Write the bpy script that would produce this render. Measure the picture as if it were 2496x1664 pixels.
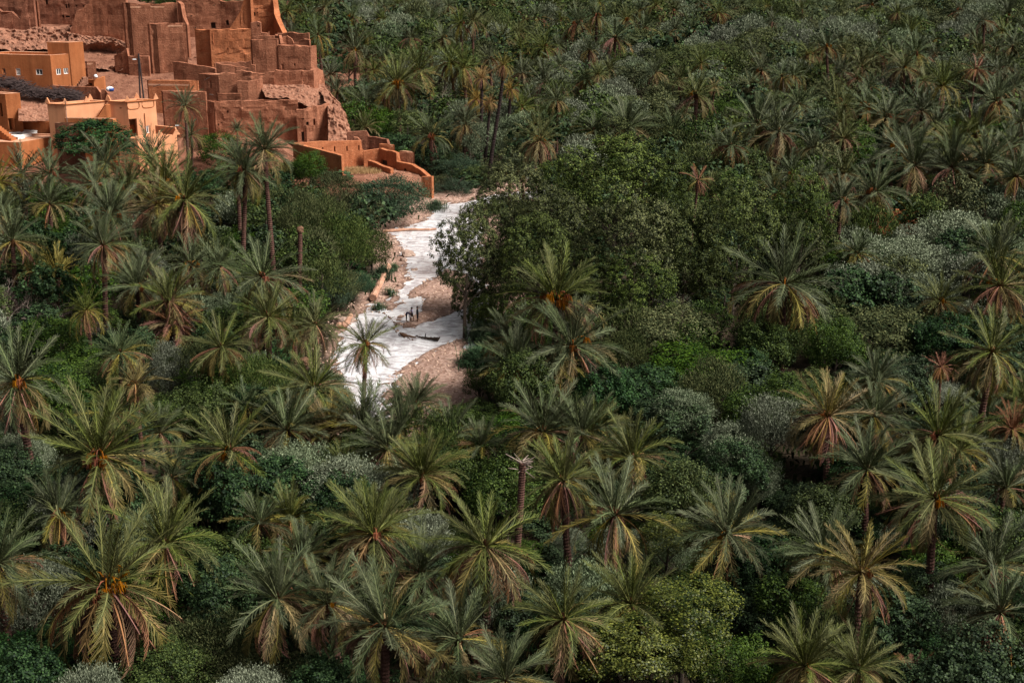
import bpy, bmesh, math, random
import numpy as np
from mathutils import Vector, Matrix

for _o in list(bpy.data.objects):
    bpy.data.objects.remove(_o)
scene = bpy.context.scene
COL = scene.collection
R = math.radians

# ------------------------------------------------------------------ camera
CAM_H, PITCH, FPX, PW, PH = 46.0, R(18.9), 3600.0, 2496.0, 1664.0
cam = bpy.data.cameras.new('camera')
cam.sensor_width = 36.0
cam.lens = 36.0 * FPX / PW
cam.clip_start = 0.5
cam.clip_end = 12000
camo = bpy.data.objects.new('camera', cam)
COL.objects.link(camo)
camo.location = (0, 0, CAM_H)
camo.rotation_euler = (math.pi / 2 - PITCH, 0, 0)
scene.camera = camo

# ------------------------------------------------------------------ light
SUN_EL, SUN_AZ = R(49), R(108)          # azimuth measured from +Y towards +X
world = bpy.data.worlds.new('World')
scene.world = world
world.use_nodes = True
wn = world.node_tree
wn.nodes.clear()
sky = wn.nodes.new('ShaderNodeTexSky')
sky.sky_type = 'NISHITA'
sky.sun_disc = False
sky.sun_elevation = SUN_EL
sky.sun_rotation = SUN_AZ
sky.air_density = 1.0
sky.dust_density = 6.0
sky.ozone_density = 1.0
hs = wn.nodes.new('ShaderNodeHueSaturation')       # overcast: little blue left in it
hs.inputs['Saturation'].default_value = 0.22
bg = wn.nodes.new('ShaderNodeBackground')
bg.inputs['Strength'].default_value = 0.05
wo = wn.nodes.new('ShaderNodeOutputWorld')
wn.links.new(sky.outputs[0], hs.inputs['Color'])
wn.links.new(hs.outputs[0], bg.inputs['Color'])
wn.links.new(bg.outputs[0], wo.inputs['Surface'])

sun = bpy.data.lights.new('sun', 'SUN')
sun.energy = 4.6
sun.angle = R(20)
sun.color = (1.0, 0.95, 0.88)
suno = bpy.data.objects.new('sun', sun)
COL.objects.link(suno)
_sd = Vector((math.sin(SUN_AZ) * math.cos(SUN_EL), math.cos(SUN_AZ) * math.cos(SUN_EL), math.sin(SUN_EL)))
suno.rotation_euler = (-_sd).to_track_quat('-Z', 'Y').to_euler()
suno.location = (60, 60, 120)

vs = scene.view_settings
vs.view_transform = 'Standard'
vs.look = 'None'
vs.exposure = 0.72
vs.gamma = 1.0
vs.use_curve_mapping = False

# ------------------------------------------------------------------ projection helpers
CP, SP = math.cos(PITCH), math.sin(PITCH)
CAMP = Vector((0, 0, CAM_H))
KD = PW / 2352.0            # coordinates read off the 2352 px wide view


def ray(px, py):
    a = (px - PW / 2) / FPX
    b = (py - PH / 2) / FPX
    return Vector((a, CP - b * SP, -SP - b * CP))


def at_z(px, py, z):
    d = ray(px, py)
    return CAMP + d * ((z - CAM_H) / d.z)


def at_y(px, py, y):
    d = ray(px, py)
    return CAMP + d * (y / d.y)


def pix(p):
    v = p - CAMP
    dep = v.y * CP - v.z * SP
    return PW / 2 + FPX * v.x / dep, PH / 2 - FPX * (v.y * SP + v.z * CP) / dep, dep


# ------------------------------------------------------------------ small maths
def smooth(a, b, x):
    t = min(1.0, max(0.0, (x - a) / (b - a)))
    return t * t * (3 - 2 * t)


def hash3(i, j, k):
    n = (i * 374761393 + j * 668265263 + k * 2147483647) & 0xffffffff
    n = ((n ^ (n >> 13)) * 1274126177) & 0xffffffff
    return ((n ^ (n >> 16)) & 0xffff) / 65535.0


def vnoise(x, y, z=0.0):
    i, j, k = math.floor(x), math.floor(y), math.floor(z)
    u, v, w = x - i, y - j, z - k
    u, v, w = u * u * (3 - 2 * u), v * v * (3 - 2 * v), w * w * (3 - 2 * w)
    r = 0.0
    for a in (0, 1):
        for b in (0, 1):
            for c in (0, 1):
                r += hash3(i + a, j + b, k + c) * (u if a else 1 - u) * (v if b else 1 - v) * (w if c else 1 - w)
    return r * 2 - 1


# ------------------------------------------------------------------ mesh helpers
def mk_mesh(name, V, Q, mats, midx=None, attr=None, smooth_=False):
    """quad mesh from arrays"""
    V = np.asarray(V, dtype=np.float32).reshape(-1, 3)
    Q = np.asarray(Q, dtype=np.int32).reshape(-1, 4)
    me = bpy.data.meshes.new(name)
    me.vertices.add(len(V))
    me.vertices.foreach_set('co', V.ravel())
    me.loops.add(len(Q) * 4)
    me.loops.foreach_set('vertex_index', Q.ravel())
    me.polygons.add(len(Q))
    me.polygons.foreach_set('loop_start', np.arange(0, len(Q) * 4, 4, dtype=np.int32))
    for m in (mats if isinstance(mats, (list, tuple)) else [mats]):
        me.materials.append(m)
    if midx is not None:
        me.polygons.foreach_set('material_index', np.asarray(midx, dtype=np.int32))
    if attr is not None:
        a = me.attributes.new('tint', 'FLOAT', 'POINT')
        a.data.foreach_set('value', np.asarray(attr, dtype=np.float32))
    me.polygons.foreach_set('use_smooth', np.full(len(Q), smooth_, dtype=bool))
    me.update(calc_edges=True)
    return me


def link(name, data, parent=None, loc=None, rot=None, scale=None):
    o = bpy.data.objects.new(name, data)
    COL.objects.link(o)
    if parent is not None:
        o.parent = parent
    if loc is not None:
        o.location = loc
    if rot is not None:
        o.rotation_euler = rot
    if scale is not None:
        o.scale = scale if isinstance(scale, (tuple, list, Vector)) else (scale,) * 3
    return o


def tag(o, label=None, cat=None, group=None, kind=None):
    if label:
        o['label'] = label
    if cat:
        o['category'] = cat
    if group:
        o['group'] = group
    if kind:
        o['kind'] = kind
    return o


def empty(name, loc, label, cat, group=None):
    o = link(name, None, loc=loc)
    o.empty_display_size = 0.3
    return tag(o, label, cat, group)


class Geo:
    """collects quads (and padded triangles)"""
    def __init__(s):
        s.V, s.Q, s.M, s.A, s.n = [], [], [], [], 0

    def add(s, V, Q, m=0, a=None):
        V = np.asarray(V, dtype=np.float64).reshape(-1, 3)
        Q = np.asarray(Q, dtype=np.int64).reshape(-1, 4)
        s.V.append(V)
        s.Q.append(Q + s.n)
        s.M.append(np.full(len(Q), m))
        s.A.append(np.full(len(V), 0.5) if a is None else np.broadcast_to(np.asarray(a, dtype=float), (len(V),)))
        s.n += len(V)
        return s

    def tube(s, pts, rad, sides=6, m=0, a=None, cap=True):
        P = np.asarray([tuple(p) for p in pts], dtype=float)
        n = len(P)
        rad = np.broadcast_to(np.asarray(rad, dtype=float), (n,))
        T = np.gradient(P, axis=0)
        T /= np.linalg.norm(T, axis=1)[:, None] + 1e-9
        up = np.array([0.0, 0.0, 1.0])
        if abs(T[:, 2]).mean() > 0.8:
            up = np.array([1.0, 0.0, 0.0])
        B = np.cross(T, up)
        B /= np.linalg.norm(B, axis=1)[:, None] + 1e-9
        N = np.cross(B, T)
        ang = np.arange(sides) * 2 * math.pi / sides
        ring = (P[:, None, :] + rad[:, None, None] * (np.cos(ang)[None, :, None] * B[:, None, :] + np.sin(ang)[None, :, None] * N[:, None, :]))
        V = ring.reshape(-1, 3)
        Q = []
        for i in range(n - 1):
            for j in range(sides):
                k = (j + 1) % sides
                Q.append((i * sides + j, i * sides + k, (i + 1) * sides + k, (i + 1) * sides + j))
        if cap and sides >= 4:
            for base in (0, (n - 1) * sides):
                for j in range(1, sides - 2, 2):
                    Q.append((base, base + j, base + j + 1, base + j + 2))
        return s.add(V, Q, m, a)

    def box(s, c, h, rz=0.0, m=0, a=None):
        cx, cy, cz = c
        hx, hy, hz = h
        co, si = math.cos(rz), math.sin(rz)
        V = []
        for z in (-hz, hz):
            for x, y in ((-hx, -hy), (hx, -hy), (hx, hy), (-hx, hy)):
                V.append((cx + x * co - y * si, cy + x * si + y * co, cz + z))
        Q = [(3, 2, 1, 0), (4, 5, 6, 7), (0, 1, 5, 4), (1, 2, 6, 5), (2, 3, 7, 6), (3, 0, 4, 7)]
        return s.add(V, Q, m, a)

    def prism(s, poly, z0, z1, m=0):
        """convex quad footprint"""
        V = [(p[0], p[1], z0) for p in poly] + [(p[0], p[1], z1) for p in poly]
        return s.add(V, [(3, 2, 1, 0), (4, 5, 6, 7), (0, 1, 5, 4), (1, 2, 6, 5), (2, 3, 7, 6), (3, 0, 4, 7)], m)

    def rock(s, c, r, rng, m=0, flat=0.7):
        n, k = 5, 7
        V = []
        ph = rng.random() * 100
        for i in range(n):
            th = math.pi * (i + 0.001) / (n - 1)
            for j in range(k):
                f = 2 * math.pi * j / k
                d = (math.sin(th) * math.cos(f), math.sin(th) * math.sin(f), math.cos(th))
                rr = r * (1 + 0.35 * vnoise(d[0] * 1.7 + ph, d[1] * 1.7, d[2] * 1.7))
                V.append((c[0] + d[0] * rr, c[1] + d[1] * rr * 0.8, c[2] + d[2] * rr * flat))
        Q = [(i * k + j, (i + 1) * k + j, (i + 1) * k + (j + 1) % k, i * k + (j + 1) % k) for i in range(n - 1) for j in range(k)]
        return s.add(V, Q, m, rng.random())

    def mesh(s, name, mats, smooth_=False):
        return mk_mesh(name, np.concatenate(s.V), np.concatenate(s.Q), mats, np.concatenate(s.M), np.concatenate(s.A), smooth_)


# ------------------------------------------------------------------ materials
def nodes_of(m):
    m.use_nodes = True
    return m.node_tree, m.node_tree.nodes['Principled BSDF']


def leaf_mat(name, dark, light, rough=0.55, spec=0.35, var=0.12, satv=0.15, trans=0.0):
    """leaf colour from each leaf's own tint, varied from plant to plant"""
    m = bpy.data.materials.new(name)
    nt, b = nodes_of(m)
    N, L = nt.nodes, nt.links
    at = N.new('ShaderNodeAttribute')
    at.attribute_name = 'tint'
    mix = N.new('ShaderNodeMix')
    mix.data_type = 'RGBA'
    mix.inputs[6].default_value = (*dark, 1)
    mix.inputs[7].default_value = (*light, 1)
    L.new(at.outputs['Fac'], mix.inputs[0])
    oi = N.new('ShaderNodeObjectInfo')
    h = N.new('ShaderNodeHueSaturation')
    mr = N.new('ShaderNodeMapRange')
    mr.inputs[3].default_value = 1 - var
    mr.inputs[4].default_value = 1 + var
    L.new(oi.outputs['Random'], mr.inputs[0])
    L.new(mr.outputs[0], h.inputs['Value'])
    ma = N.new('ShaderNodeMath')
    ma.operation = 'MULTIPLY'
    ma.inputs[1].default_value = 7.31
    fr = N.new('ShaderNodeMath')
    fr.operation = 'FRACT'
    L.new(oi.outputs['Random'], ma.inputs[0])
    L.new(ma.outputs[0], fr.inputs[0])
    mh = N.new('ShaderNodeMapRange')
    mh.inputs[3].default_value = 0.5 - 0.018
    mh.inputs[4].default_value = 0.5 + 0.018
    L.new(fr.outputs[0], mh.inputs[0])
    L.new(mh.outputs[0], h.inputs['Hue'])
    ms = N.new('ShaderNodeMapRange')
    ms.inputs[3].default_value = 1 - satv
    ms.inputs[4].default_value = 1 + satv
    L.new(fr.outputs[0], ms.inputs[0])
    L.new(ms.outputs[0], h.inputs['Saturation'])
    L.new(mix.outputs[2], h.inputs['Color'])
    L.new(h.outputs[0], b.inputs['Base Color'])
    b.inputs['Roughness'].default_value = rough
    b.inputs['Specular IOR Level'].default_value = spec
    return m


def earth_mat(name, c1, c2, scale=0.8, bump=0.3, courses=0.0, fine=9.0, rough=0.95, c3=None, streak=0.0, spec=0.15):
    """mud, plaster, rock: mottled colour, relief, optional pisé courses and rain streaks"""
    m = bpy.data.materials.new(name)
    nt, b = nodes_of(m)
    N, L = nt.nodes, nt.links
    tc = N.new('ShaderNodeTexCoord')
    n1 = N.new('ShaderNodeTexNoise')
    n1.inputs['Scale'].default_value = scale
    n1.inputs['Detail'].default_value = 6
    n1.inputs['Roughness'].default_value = 0.65
    L.new(tc.outputs['Object'], n1.inputs['Vector'])
    rp = N.new('ShaderNodeValToRGB')
    rp.color_ramp.elements[0].position = 0.32
    rp.color_ramp.elements[1].position = 0.68
    rp.color_ramp.elements[0].color = (*c1, 1)
    rp.color_ramp.elements[1].color = (*c2, 1)
    L.new(n1.outputs['Fac'], rp.inputs[0])
    colr = rp.outputs[0]
    n2 = N.new('ShaderNodeTexNoise')
    n2.inputs['Scale'].default_value = fine
    n2.inputs['Detail'].default_value = 5
    n2.inputs['Roughness'].default_value = 0.7
    L.new(tc.outputs['Object'], n2.inputs['Vector'])
    if c3 is not None:
        r3 = N.new('ShaderNodeValToRGB')
        r3.color_ramp.elements[0].position = 0.55
        r3.color_ramp.elements[1].position = 0.7
        L.new(n2.outputs['Fac'], r3.inputs[0])
        mx = N.new('ShaderNodeMix')
        mx.data_type = 'RGBA'
        mx.inputs[7].default_value = (*c3, 1)
        L.new(r3.outputs[0], mx.inputs[0])
        L.new(colr, mx.inputs[6])
        colr = mx.outputs[2]
    if streak > 0:
        mp = N.new('ShaderNodeMapping')
        mp.inputs['Scale'].default_value = (1.6, 1.6, 0.12)
        L.new(tc.outputs['Object'], mp.inputs[0])
        n4 = N.new('ShaderNodeTexNoise')
        n4.inputs['Scale'].default_value = 1.0
        n4.inputs['Detail'].default_value = 5
        L.new(mp.outputs[0], n4.inputs['Vector'])
        r4 = N.new('ShaderNodeMapRange')
        r4.inputs[1].default_value = 0.35
        r4.inputs[2].default_value = 0.7
        r4.inputs[3].default_value = 1.0 + streak * 0.3
        r4.inputs[4].default_value = 1.0 - streak
        L.new(n4.outputs['Fac'], r4.inputs[0])
        hv = N.new('ShaderNodeHueSaturation')
        L.new(r4.outputs[0], hv.inputs['Value'])
        L.new(colr, hv.inputs['Color'])
        colr = hv.outputs[0]
    L.new(colr, b.inputs['Base Color'])
    bp = N.new('ShaderNodeBump')
    bp.inputs['Strength'].default_value = bump
    bp.inputs['Distance'].default_value = 0.25
    hgt = n2.outputs['Fac']
    if courses > 0:
        wv = N.new('ShaderNodeTexWave')
        wv.wave_type = 'BANDS'
        wv.bands_direction = 'Z'
        wv.wave_profile = 'SAW'
        wv.inputs['Scale'].default_value = 0.36
        wv.inputs['Distortion'].default_value = 1.1
        wv.inputs['Detail'].default_value = 3
        L.new(tc.outputs['Object'], wv.inputs['Vector'])
        ad = N.new('ShaderNodeMath')
        ad.operation = 'MULTIPLY_ADD'
        ad.inputs[1].default_value = courses
        L.new(wv.outputs['Fac'], ad.inputs[0])
        L.new(hgt, ad.inputs[2])
        hgt = ad.outputs[0]
    L.new(hgt, bp.inputs['Height'])
    L.new(bp.outputs[0], b.inputs['Normal'])
    b.inputs['Roughness'].default_value = rough
    b.inputs['Specular IOR Level'].default_value = spec
    return m


def plain(name, c, rough=0.7, spec=0.3, metal=0.0):
    m = bpy.data.materials.new(name)
    nt, b = nodes_of(m)
    N, L = nt.nodes, nt.links
    tc = N.new('ShaderNodeTexCoord')
    n1 = N.new('ShaderNodeTexNoise')
    n1.inputs['Scale'].default_value = 3.0
    n1.inputs['Detail'].default_value = 4
    L.new(tc.outputs['Object'], n1.inputs['Vector'])
    mr = N.new('ShaderNodeMapRange')
    mr.inputs[3].default_value = 0.75
    mr.inputs[4].default_value = 1.2
    L.new(n1.outputs['Fac'], mr.inputs[0])
    h = N.new('ShaderNodeHueSaturation')
    h.inputs['Color'].default_value = (*c, 1)
    L.new(mr.outputs[0], h.inputs['Value'])
    L.new(h.outputs[0], b.inputs['Base Color'])
    b.inputs['Roughness'].default_value = rough
    b.inputs['Specular IOR Level'].default_value = spec
    b.inputs['Metallic'].default_value = metal
    return m


MT = {}
# fronds, by tone
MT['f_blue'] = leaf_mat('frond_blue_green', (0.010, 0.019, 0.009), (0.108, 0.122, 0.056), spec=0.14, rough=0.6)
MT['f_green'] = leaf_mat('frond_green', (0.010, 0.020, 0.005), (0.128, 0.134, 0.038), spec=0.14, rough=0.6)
MT['f_olive'] = leaf_mat('frond_olive', (0.024, 0.026, 0.007), (0.220, 0.165, 0.056), spec=0.14, rough=0.6)
MT['f_tan'] = leaf_mat('frond_tan', (0.065, 0.042, 0.017), (0.270, 0.160, 0.070), spec=0.1, rough=0.8)
MT['f_dead'] = leaf_mat('frond_dead', (0.058, 0.027, 0.018), (0.245, 0.115, 0.075), spec=0.05, rough=0.95)
MT['date'] = leaf_mat('date_fruit', (0.17, 0.050, 0.010), (0.36, 0.125, 0.022), rough=0.7, spec=0.15)
MT['boots'] = earth_mat('palm_trunk_boots', (0.045, 0.022, 0.018), (0.120, 0.060, 0.045), 2.5, 0.5, fine=14)
MT['heart'] = earth_mat('palm_heart_fibre', (0.045, 0.020, 0.010), (0.135, 0.058, 0.022), 5, 0.5, fine=20)
MT['burnt'] = earth_mat('charred_trunk', (0.012, 0.008, 0.008), (0.035, 0.022, 0.020), 2.5, 0.5, fine=14)
MT['bark'] = earth_mat('tree_bark', (0.05, 0.038, 0.030), (0.11, 0.085, 0.065), 3, 0.5, fine=12)
MT['grey_bark'] = earth_mat('bare_grey_bark', (0.14, 0.10, 0.085), (0.27, 0.21, 0.18), 3, 0.4, fine=12)
MT['driftwood'] = earth_mat('driftwood', (0.07, 0.035, 0.022), (0.18, 0.10, 0.06), 2, 0.4, fine=10)
MT['dark_log'] = earth_mat('wet_log', (0.014, 0.010, 0.008), (0.05, 0.032, 0.022), 2, 0.4, fine=10)
# leaves
MT['l_poplar'] = leaf_mat('poplar_leaves', (0.006, 0.012, 0.003), (0.105, 0.124, 0.034), spec=0.12, rough=0.6, var=0.34)
MT['l_dark'] = leaf_mat('fig_leaves', (0.005, 0.014, 0.005), (0.046, 0.082, 0.028), spec=0.12, rough=0.6)
MT['l_green'] = leaf_mat('pomegranate_leaves', (0.008, 0.020, 0.003), (0.066, 0.100, 0.017), spec=0.12, rough=0.6)
MT['l_yellow'] = leaf_mat('apricot_leaves', (0.011, 0.020, 0.003), (0.125, 0.132, 0.026), spec=0.2, rough=0.5)
MT['l_tam'] = leaf_mat('tamarisk_leaves', (0.015, 0.026, 0.007), (0.115, 0.130, 0.044), spec=0.1, rough=0.7, var=0.26)
MT['l_teal'] = leaf_mat('willow_leaves', (0.012, 0.028, 0.014), (0.054, 0.084, 0.044), spec=0.1, rough=0.7)
MT['l_olive'] = leaf_mat('olive_leaves', (0.026, 0.037, 0.018), (0.225, 0.255, 0.165), spec=0.15, rough=0.6, satv=0.25, var=0.22)
MT['l_reed'] = leaf_mat('reed_leaves', (0.014, 0.036, 0.016), (0.066, 0.108, 0.052), spec=0.1)
MT['l_cover'] = leaf_mat('ground_plants', (0.008, 0.018, 0.004), (0.040, 0.060, 0.014), spec=0.08)
MT['l_straw'] = leaf_mat('dry_grass', (0.30, 0.19, 0.06), (0.52, 0.36, 0.13), spec=0.1)
# earth
MT['adobe'] = earth_mat('mud_wall', (0.190, 0.066, 0.035), (0.400, 0.165, 0.094), 0.8, 0.55, courses=0.5, fine=4.5, c3=(0.47, 0.225, 0.135), streak=0.28)
MT['adobe_dark'] = earth_mat('old_mud_wall', (0.135, 0.048, 0.028), (0.310, 0.125, 0.074), 0.8, 0.55, courses=0.5, fine=4.5, c3=(0.37, 0.175, 0.11), streak=0.3)
MT['adobe_red'] = earth_mat('red_mud_wall', (0.310, 0.098, 0.040), (0.475, 0.175, 0.080), 0.6, 0.5, courses=0.4, fine=4.5, c3=(0.54, 0.24, 0.125), streak=0.24)
MT['plaster_rust'] = earth_mat('rust_plaster', (0.320, 0.102, 0.036), (0.430, 0.155, 0.060), 0.5, 0.3, fine=6, streak=0.24)
MT['plaster_orange'] = earth_mat('orange_plaster', (0.62, 0.275, 0.140), (0.72, 0.350, 0.190), 0.4, 0.15, fine=6, streak=0.14)
MT['coping'] = earth_mat('pale_coping', (0.46, 0.22, 0.13), (0.62, 0.34, 0.22), 1.5, 0.4, fine=8)
MT['rubble'] = earth_mat('rubble_stone', (0.17, 0.070, 0.042), (0.33, 0.160, 0.102), 0.9, 0.9, fine=3.5, c3=(0.44, 0.25, 0.17))
MT['rock_dark'] = earth_mat('cliff_rock', (0.15, 0.066, 0.042), (0.33, 0.155, 0.098), 0.6, 1.0, fine=2.5, c3=(0.38, 0.20, 0.13))
MT['white_paint'] = plain('white_paint', (0.78, 0.76, 0.72))
MT['white_cloth'] = plain('white_sheet', (0.80, 0.80, 0.82))
MT['blue_cloth'] = plain('blue_sheet', (0.03, 0.06, 0.22))
MT['glass'] = plain('window_glass', (0.05, 0.06, 0.07), 0.15, 0.5)
MT['wood'] = plain('door_wood', (0.36, 0.10, 0.025))
MT['dark_wood'] = plain('dark_timber', (0.045, 0.028, 0.022))
MT['pole'] = plain('pole_timber', (0.030, 0.022, 0.022))
MT['lamp_shell'] = plain('lamp_shell', (0.75, 0.75, 0.75), 0.4)
MT['brush'] = earth_mat('dry_brush', (0.022, 0.014, 0.014), (0.075, 0.052, 0.048), 3, 0.3)
MT['river_stone'] = earth_mat('river_stone', (0.24, 0.155, 0.12), (0.46, 0.335, 0.27), 1.2, 0.5, fine=5)
MT['skin'] = plain('skin', (0.16, 0.075, 0.045), 0.6)
MT['hair'] = plain('black_hair', (0.010, 0.009, 0.009), 0.6)
MT['black_cloth'] = plain('black_clothing', (0.012, 0.012, 0.016), 0.9)
MT['purple_cloth'] = plain('purple_clothing', (0.026, 0.020, 0.040), 0.9)
MT['lilac_cloth'] = plain('lilac_shirt', (0.42, 0.38, 0.52), 0.9)

# ================================================================== TERRAIN AND RIVER
def gp(px, py, z=0.0):
    p = at_z(px, py, z)
    return (p.x, p.y)


RIVER = [gp(*q) for q in [
    (1330, 462), (1250, 470), (1180, 480), (1128, 494), (1086, 499), (1058, 512), (1042, 534), (1010, 552), (962, 557), (950, 566), (976, 590), (984, 615),
    (990, 634), (993, 660), (1004, 674), (984, 694), (956, 727), (940, 748), (918, 738), (906, 742), (896, 758), (868, 770),
    (838, 812), (815, 868), (838, 930), (870, 1000), (880, 1060), (930, 1080), (935, 1000), (943, 955), (966, 912), (996, 888), (1026, 866), (1074, 842),
    (1120, 827), (1138, 820), (1140, 846), (1156, 850), (1190, 810), (1192, 750), (1180, 700), (1170, 660), (1172, 600), (1176, 550), (1150, 525), (1185, 500), (1330, 480)]]
BARS = [[gp(*q) for q in [(1090, 655), (1060, 674), (1012, 699), (992, 718), (1003, 726), (1026, 722), (1036, 738), (1026, 757), (1004, 770), (988, 784),
                          (982, 800), (1000, 799), (1024, 788), (1081, 772), (1126, 755), (1152, 735), (1158, 690), (1130, 664)]],
        [gp(*q) for q in [(940, 757), (956, 745), (966, 752), (950, 760)]],
        [gp(*q) for q in [(958, 741), (985, 733), (990, 736), (970, 744)]],
        [gp(*q) for q in [(968, 770), (980, 765), (976, 780), (966, 792)]]]


def poly_sd(X, Y, poly):
    """signed distance, negative inside"""
    P = np.asarray(poly)
    n = len(P)
    d = np.full(X.shape, 1e9)
    ins = np.zeros(X.shape, dtype=bool)
    for i in range(n):
        a, b = P[i], P[(i + 1) % n]
        e = b - a
        t = np.clip(((X - a[0]) * e[0] + (Y - a[1]) * e[1]) / (e @ e + 1e-12), 0, 1)
        d = np.minimum(d, np.hypot(X - a[0] - t * e[0], Y - a[1] - t * e[1]))
        c = (a[1] > Y) != (b[1] > Y)
        xx = a[0] + (Y - a[1]) * e[0] / (e[1] if abs(e[1]) > 1e-12 else 1e-12)
        ins ^= c & (X < xx)
    return np.where(ins, -d, d)


def sstep(a, b, x):
    t = np.clip((x - a) / (b - a), 0, 1)
    return t * t * (3 - 2 * t)


def npnoise(X, Y, f, seed):
    rng = np.random.default_rng(seed)
    r = np.zeros_like(X, dtype=float)
    for k in range(6):
        a = rng.random() * 6.28
        fr = f * (0.6 + 1.2 * rng.random())
        r += np.sin((X * math.cos(a) + Y * math.sin(a)) * fr + rng.random() * 6.28)
    return r / 3.0


HY = [190, 196, 200, 208, 214, 218, 226, 235, 245, 258, 300, 345]
HZ = [0.5, 0.9, 1.5, 3.0, 4.0, 5.2, 8.6, 11.0, 14.6, 19.0, 17.0, 0.6]


def terrain(X, Y):
    X = np.asarray(X, dtype=float)
    Y = np.asarray(Y, dtype=float)
    hill = np.interp(Y, HY, HZ)
    edge = np.interp(Y, [190, 226, 236, 246, 256, 300], [-30, -31, -37, -48, -58, -80]) + 1.2 * np.sin(Y * 0.4)
    mask = 1 - sstep(edge - 3.5, edge + 3.5, X)
    z = 0.6 + (hill - 0.6) * mask
    # terrace of the low ruin beside the river
    low = sstep(190.5, 194.5, Y) * (1 - sstep(207, 212, Y)) * (1 - sstep(-16.0, -12.0, X)) * sstep(-40, -30, X)
    z = np.maximum(z, 0.6 + 1.9 * low)
    z = z + 0.12 * npnoise(X, Y, 0.5, 3) * (0.4 + mask)
    sd = poly_sd(X, Y, RIVER)
    nz = 0.055 * npnoise(X, Y, 3.0, 5) + 0.03 * npnoise(X, Y, 9.0, 6)
    bank = sstep(0.0, 4.5, sd)
    zin = -np.minimum(0.35, -sd * 0.16) + nz
    shallow = np.exp(-(((X - gp(985, 750)[0]) / 2.2) ** 2 + ((Y - gp(985, 750)[1]) / 5.5) ** 2))
    zin = zin + 0.17 * shallow
    zout = 0.02 + nz * (1 - bank) + (z - 0.02) * bank
    r = np.where(sd < 0, zin, zout)
    for b in BARS:
        sb = poly_sd(X, Y, b)
        r = np.where(sb < 0.4, np.maximum(r, np.minimum(0.30, -sb * 0.14) + nz * 0.8), r)
    return r


def tz(x, y):
    return float(terrain(np.array([x]), np.array([y]))[0])


def axis(parts):
    out = []
    for a, b, st in parts:
        n = max(1, int(round((b - a) / st)))
        out += [a + (b - a) * i / n for i in range(n)]
    out.append(parts[-1][1])
    return np.array(out)


xs = axis([(-6000, -2000, 2000), (-2000, -400, 400), (-400, -100, 60), (-100, -26, 1.6), (-26, 4, 0.4), (4, 60, 7), (60, 400, 60), (400, 2000, 400), (2000, 6000, 2000)])
ys = axis([(-3000, -200, 1400), (-200, 60, 60), (60, 104, 6), (104, 205, 0.45), (205, 270, 1.3), (270, 350, 5), (350, 600, 25), (600, 2000, 350), (2000, 9000, 3500)])
GX, GY = np.meshgrid(xs, ys)
GZ = terrain(GX, GY)
nx, ny = len(xs), len(ys)
ii = np.arange(nx * ny).reshape(ny, nx)
Q = np.stack([ii[:-1, :-1], ii[:-1, 1:], ii[1:, 1:], ii[1:, :-1]], -1).reshape(-1, 4)
SD = poly_sd(GX, GY, RIVER)
grav = np.where((GX > -28) & (GX < 6) & (GY > 104) & (GY < 205), 1 - sstep(2.5, 5.0, SD), 0)
grav = grav * (1 - (1 - sstep(-17, -15, GX)) * (1 - sstep(156, 164, GY)) * sstep(0.3, 1.0, SD))
bar2 = [gp(*q) for q in [(960, 910), (1080, 838), (1145, 815), (1160, 860), (1150, 1010), (960, 1010)]]
grav = np.maximum(grav, 1 - sstep(-0.5, 1.5, poly_sd(GX, GY, bar2)))
earth = np.maximum((1 - sstep(-30, -24, GX)) * sstep(193, 199, GY) * (1 - sstep(320, 360, GY)),
                   sstep(190, 193, GY) * (1 - sstep(210, 214, GY)) * (1 - sstep(-13.5, -11.5, GX)))
earth = np.maximum(earth, sstep(395, 420, GY) * (1 - sstep(-70, -30, GX)))

gm = bpy.data.materials.new('ground_soil_and_gravel')
nt, b = nodes_of(gm)
N, L = nt.nodes, nt.links


def _ramp(nz, c1, c2, p0=0.35, p1=0.65):
    r = N.new('ShaderNodeValToRGB')
    r.color_ramp.elements[0].position = p0
    r.color_ramp.elements[1].position = p1
    r.color_ramp.elements[0].color = (*c1, 1)
    r.color_ramp.elements[1].color = (*c2, 1)
    L.new(nz, r.inputs[0])
    return r.outputs[0]


tc = N.new('ShaderNodeTexCoord')


def _noise(sc, det=5):
    n = N.new('ShaderNodeTexNoise')
    n.inputs['Scale'].default_value = sc
    n.inputs['Detail'].default_value = det
    n.inputs['Roughness'].default_value = 0.7
    L.new(tc.outputs['Object'], n.inputs['Vector'])
    return n.outputs['Fac']


def _mix(f, a, c):
    m = N.new('ShaderNodeMix')
    m.data_type = 'RGBA'
    L.new(f, m.inputs[0])
    L.new(a, m.inputs[6])
    L.new(c, m.inputs[7])
    return m.outputs[2]


def _attr(nm):
    a = N.new('ShaderNodeAttribute')
    a.attribute_name = nm
    return a.outputs['Fac']


vor = N.new('ShaderNodeTexVoronoi')
vor.inputs['Scale'].default_value = 3.2
L.new(tc.outputs['Object'], vor.inputs['Vector'])
soil = _ramp(_noise(0.7), (0.016, 0.012, 0.007), (0.046, 0.032, 0.019))
g1 = _ramp(_noise(0.5), (0.19, 0.105, 0.076), (0.32, 0.190, 0.140))
g2 = _ramp(vor.outputs['Color'], (0.14, 0.085, 0.066), (0.50, 0.37, 0.31), 0.2, 0.9)
mg = N.new('ShaderNodeMix')
mg.data_type = 'RGBA'
mg.inputs[0].default_value = 0.40
L.new(g1, mg.inputs[6])
L.new(g2, mg.inputs[7])
er = _ramp(_noise(0.8), (0.12, 0.048, 0.029), (0.235, 0.108, 0.067))
cc = _mix(_attr('gravel'), soil, mg.outputs[2])
cc = _mix(_attr('earth'), cc, er)
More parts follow.
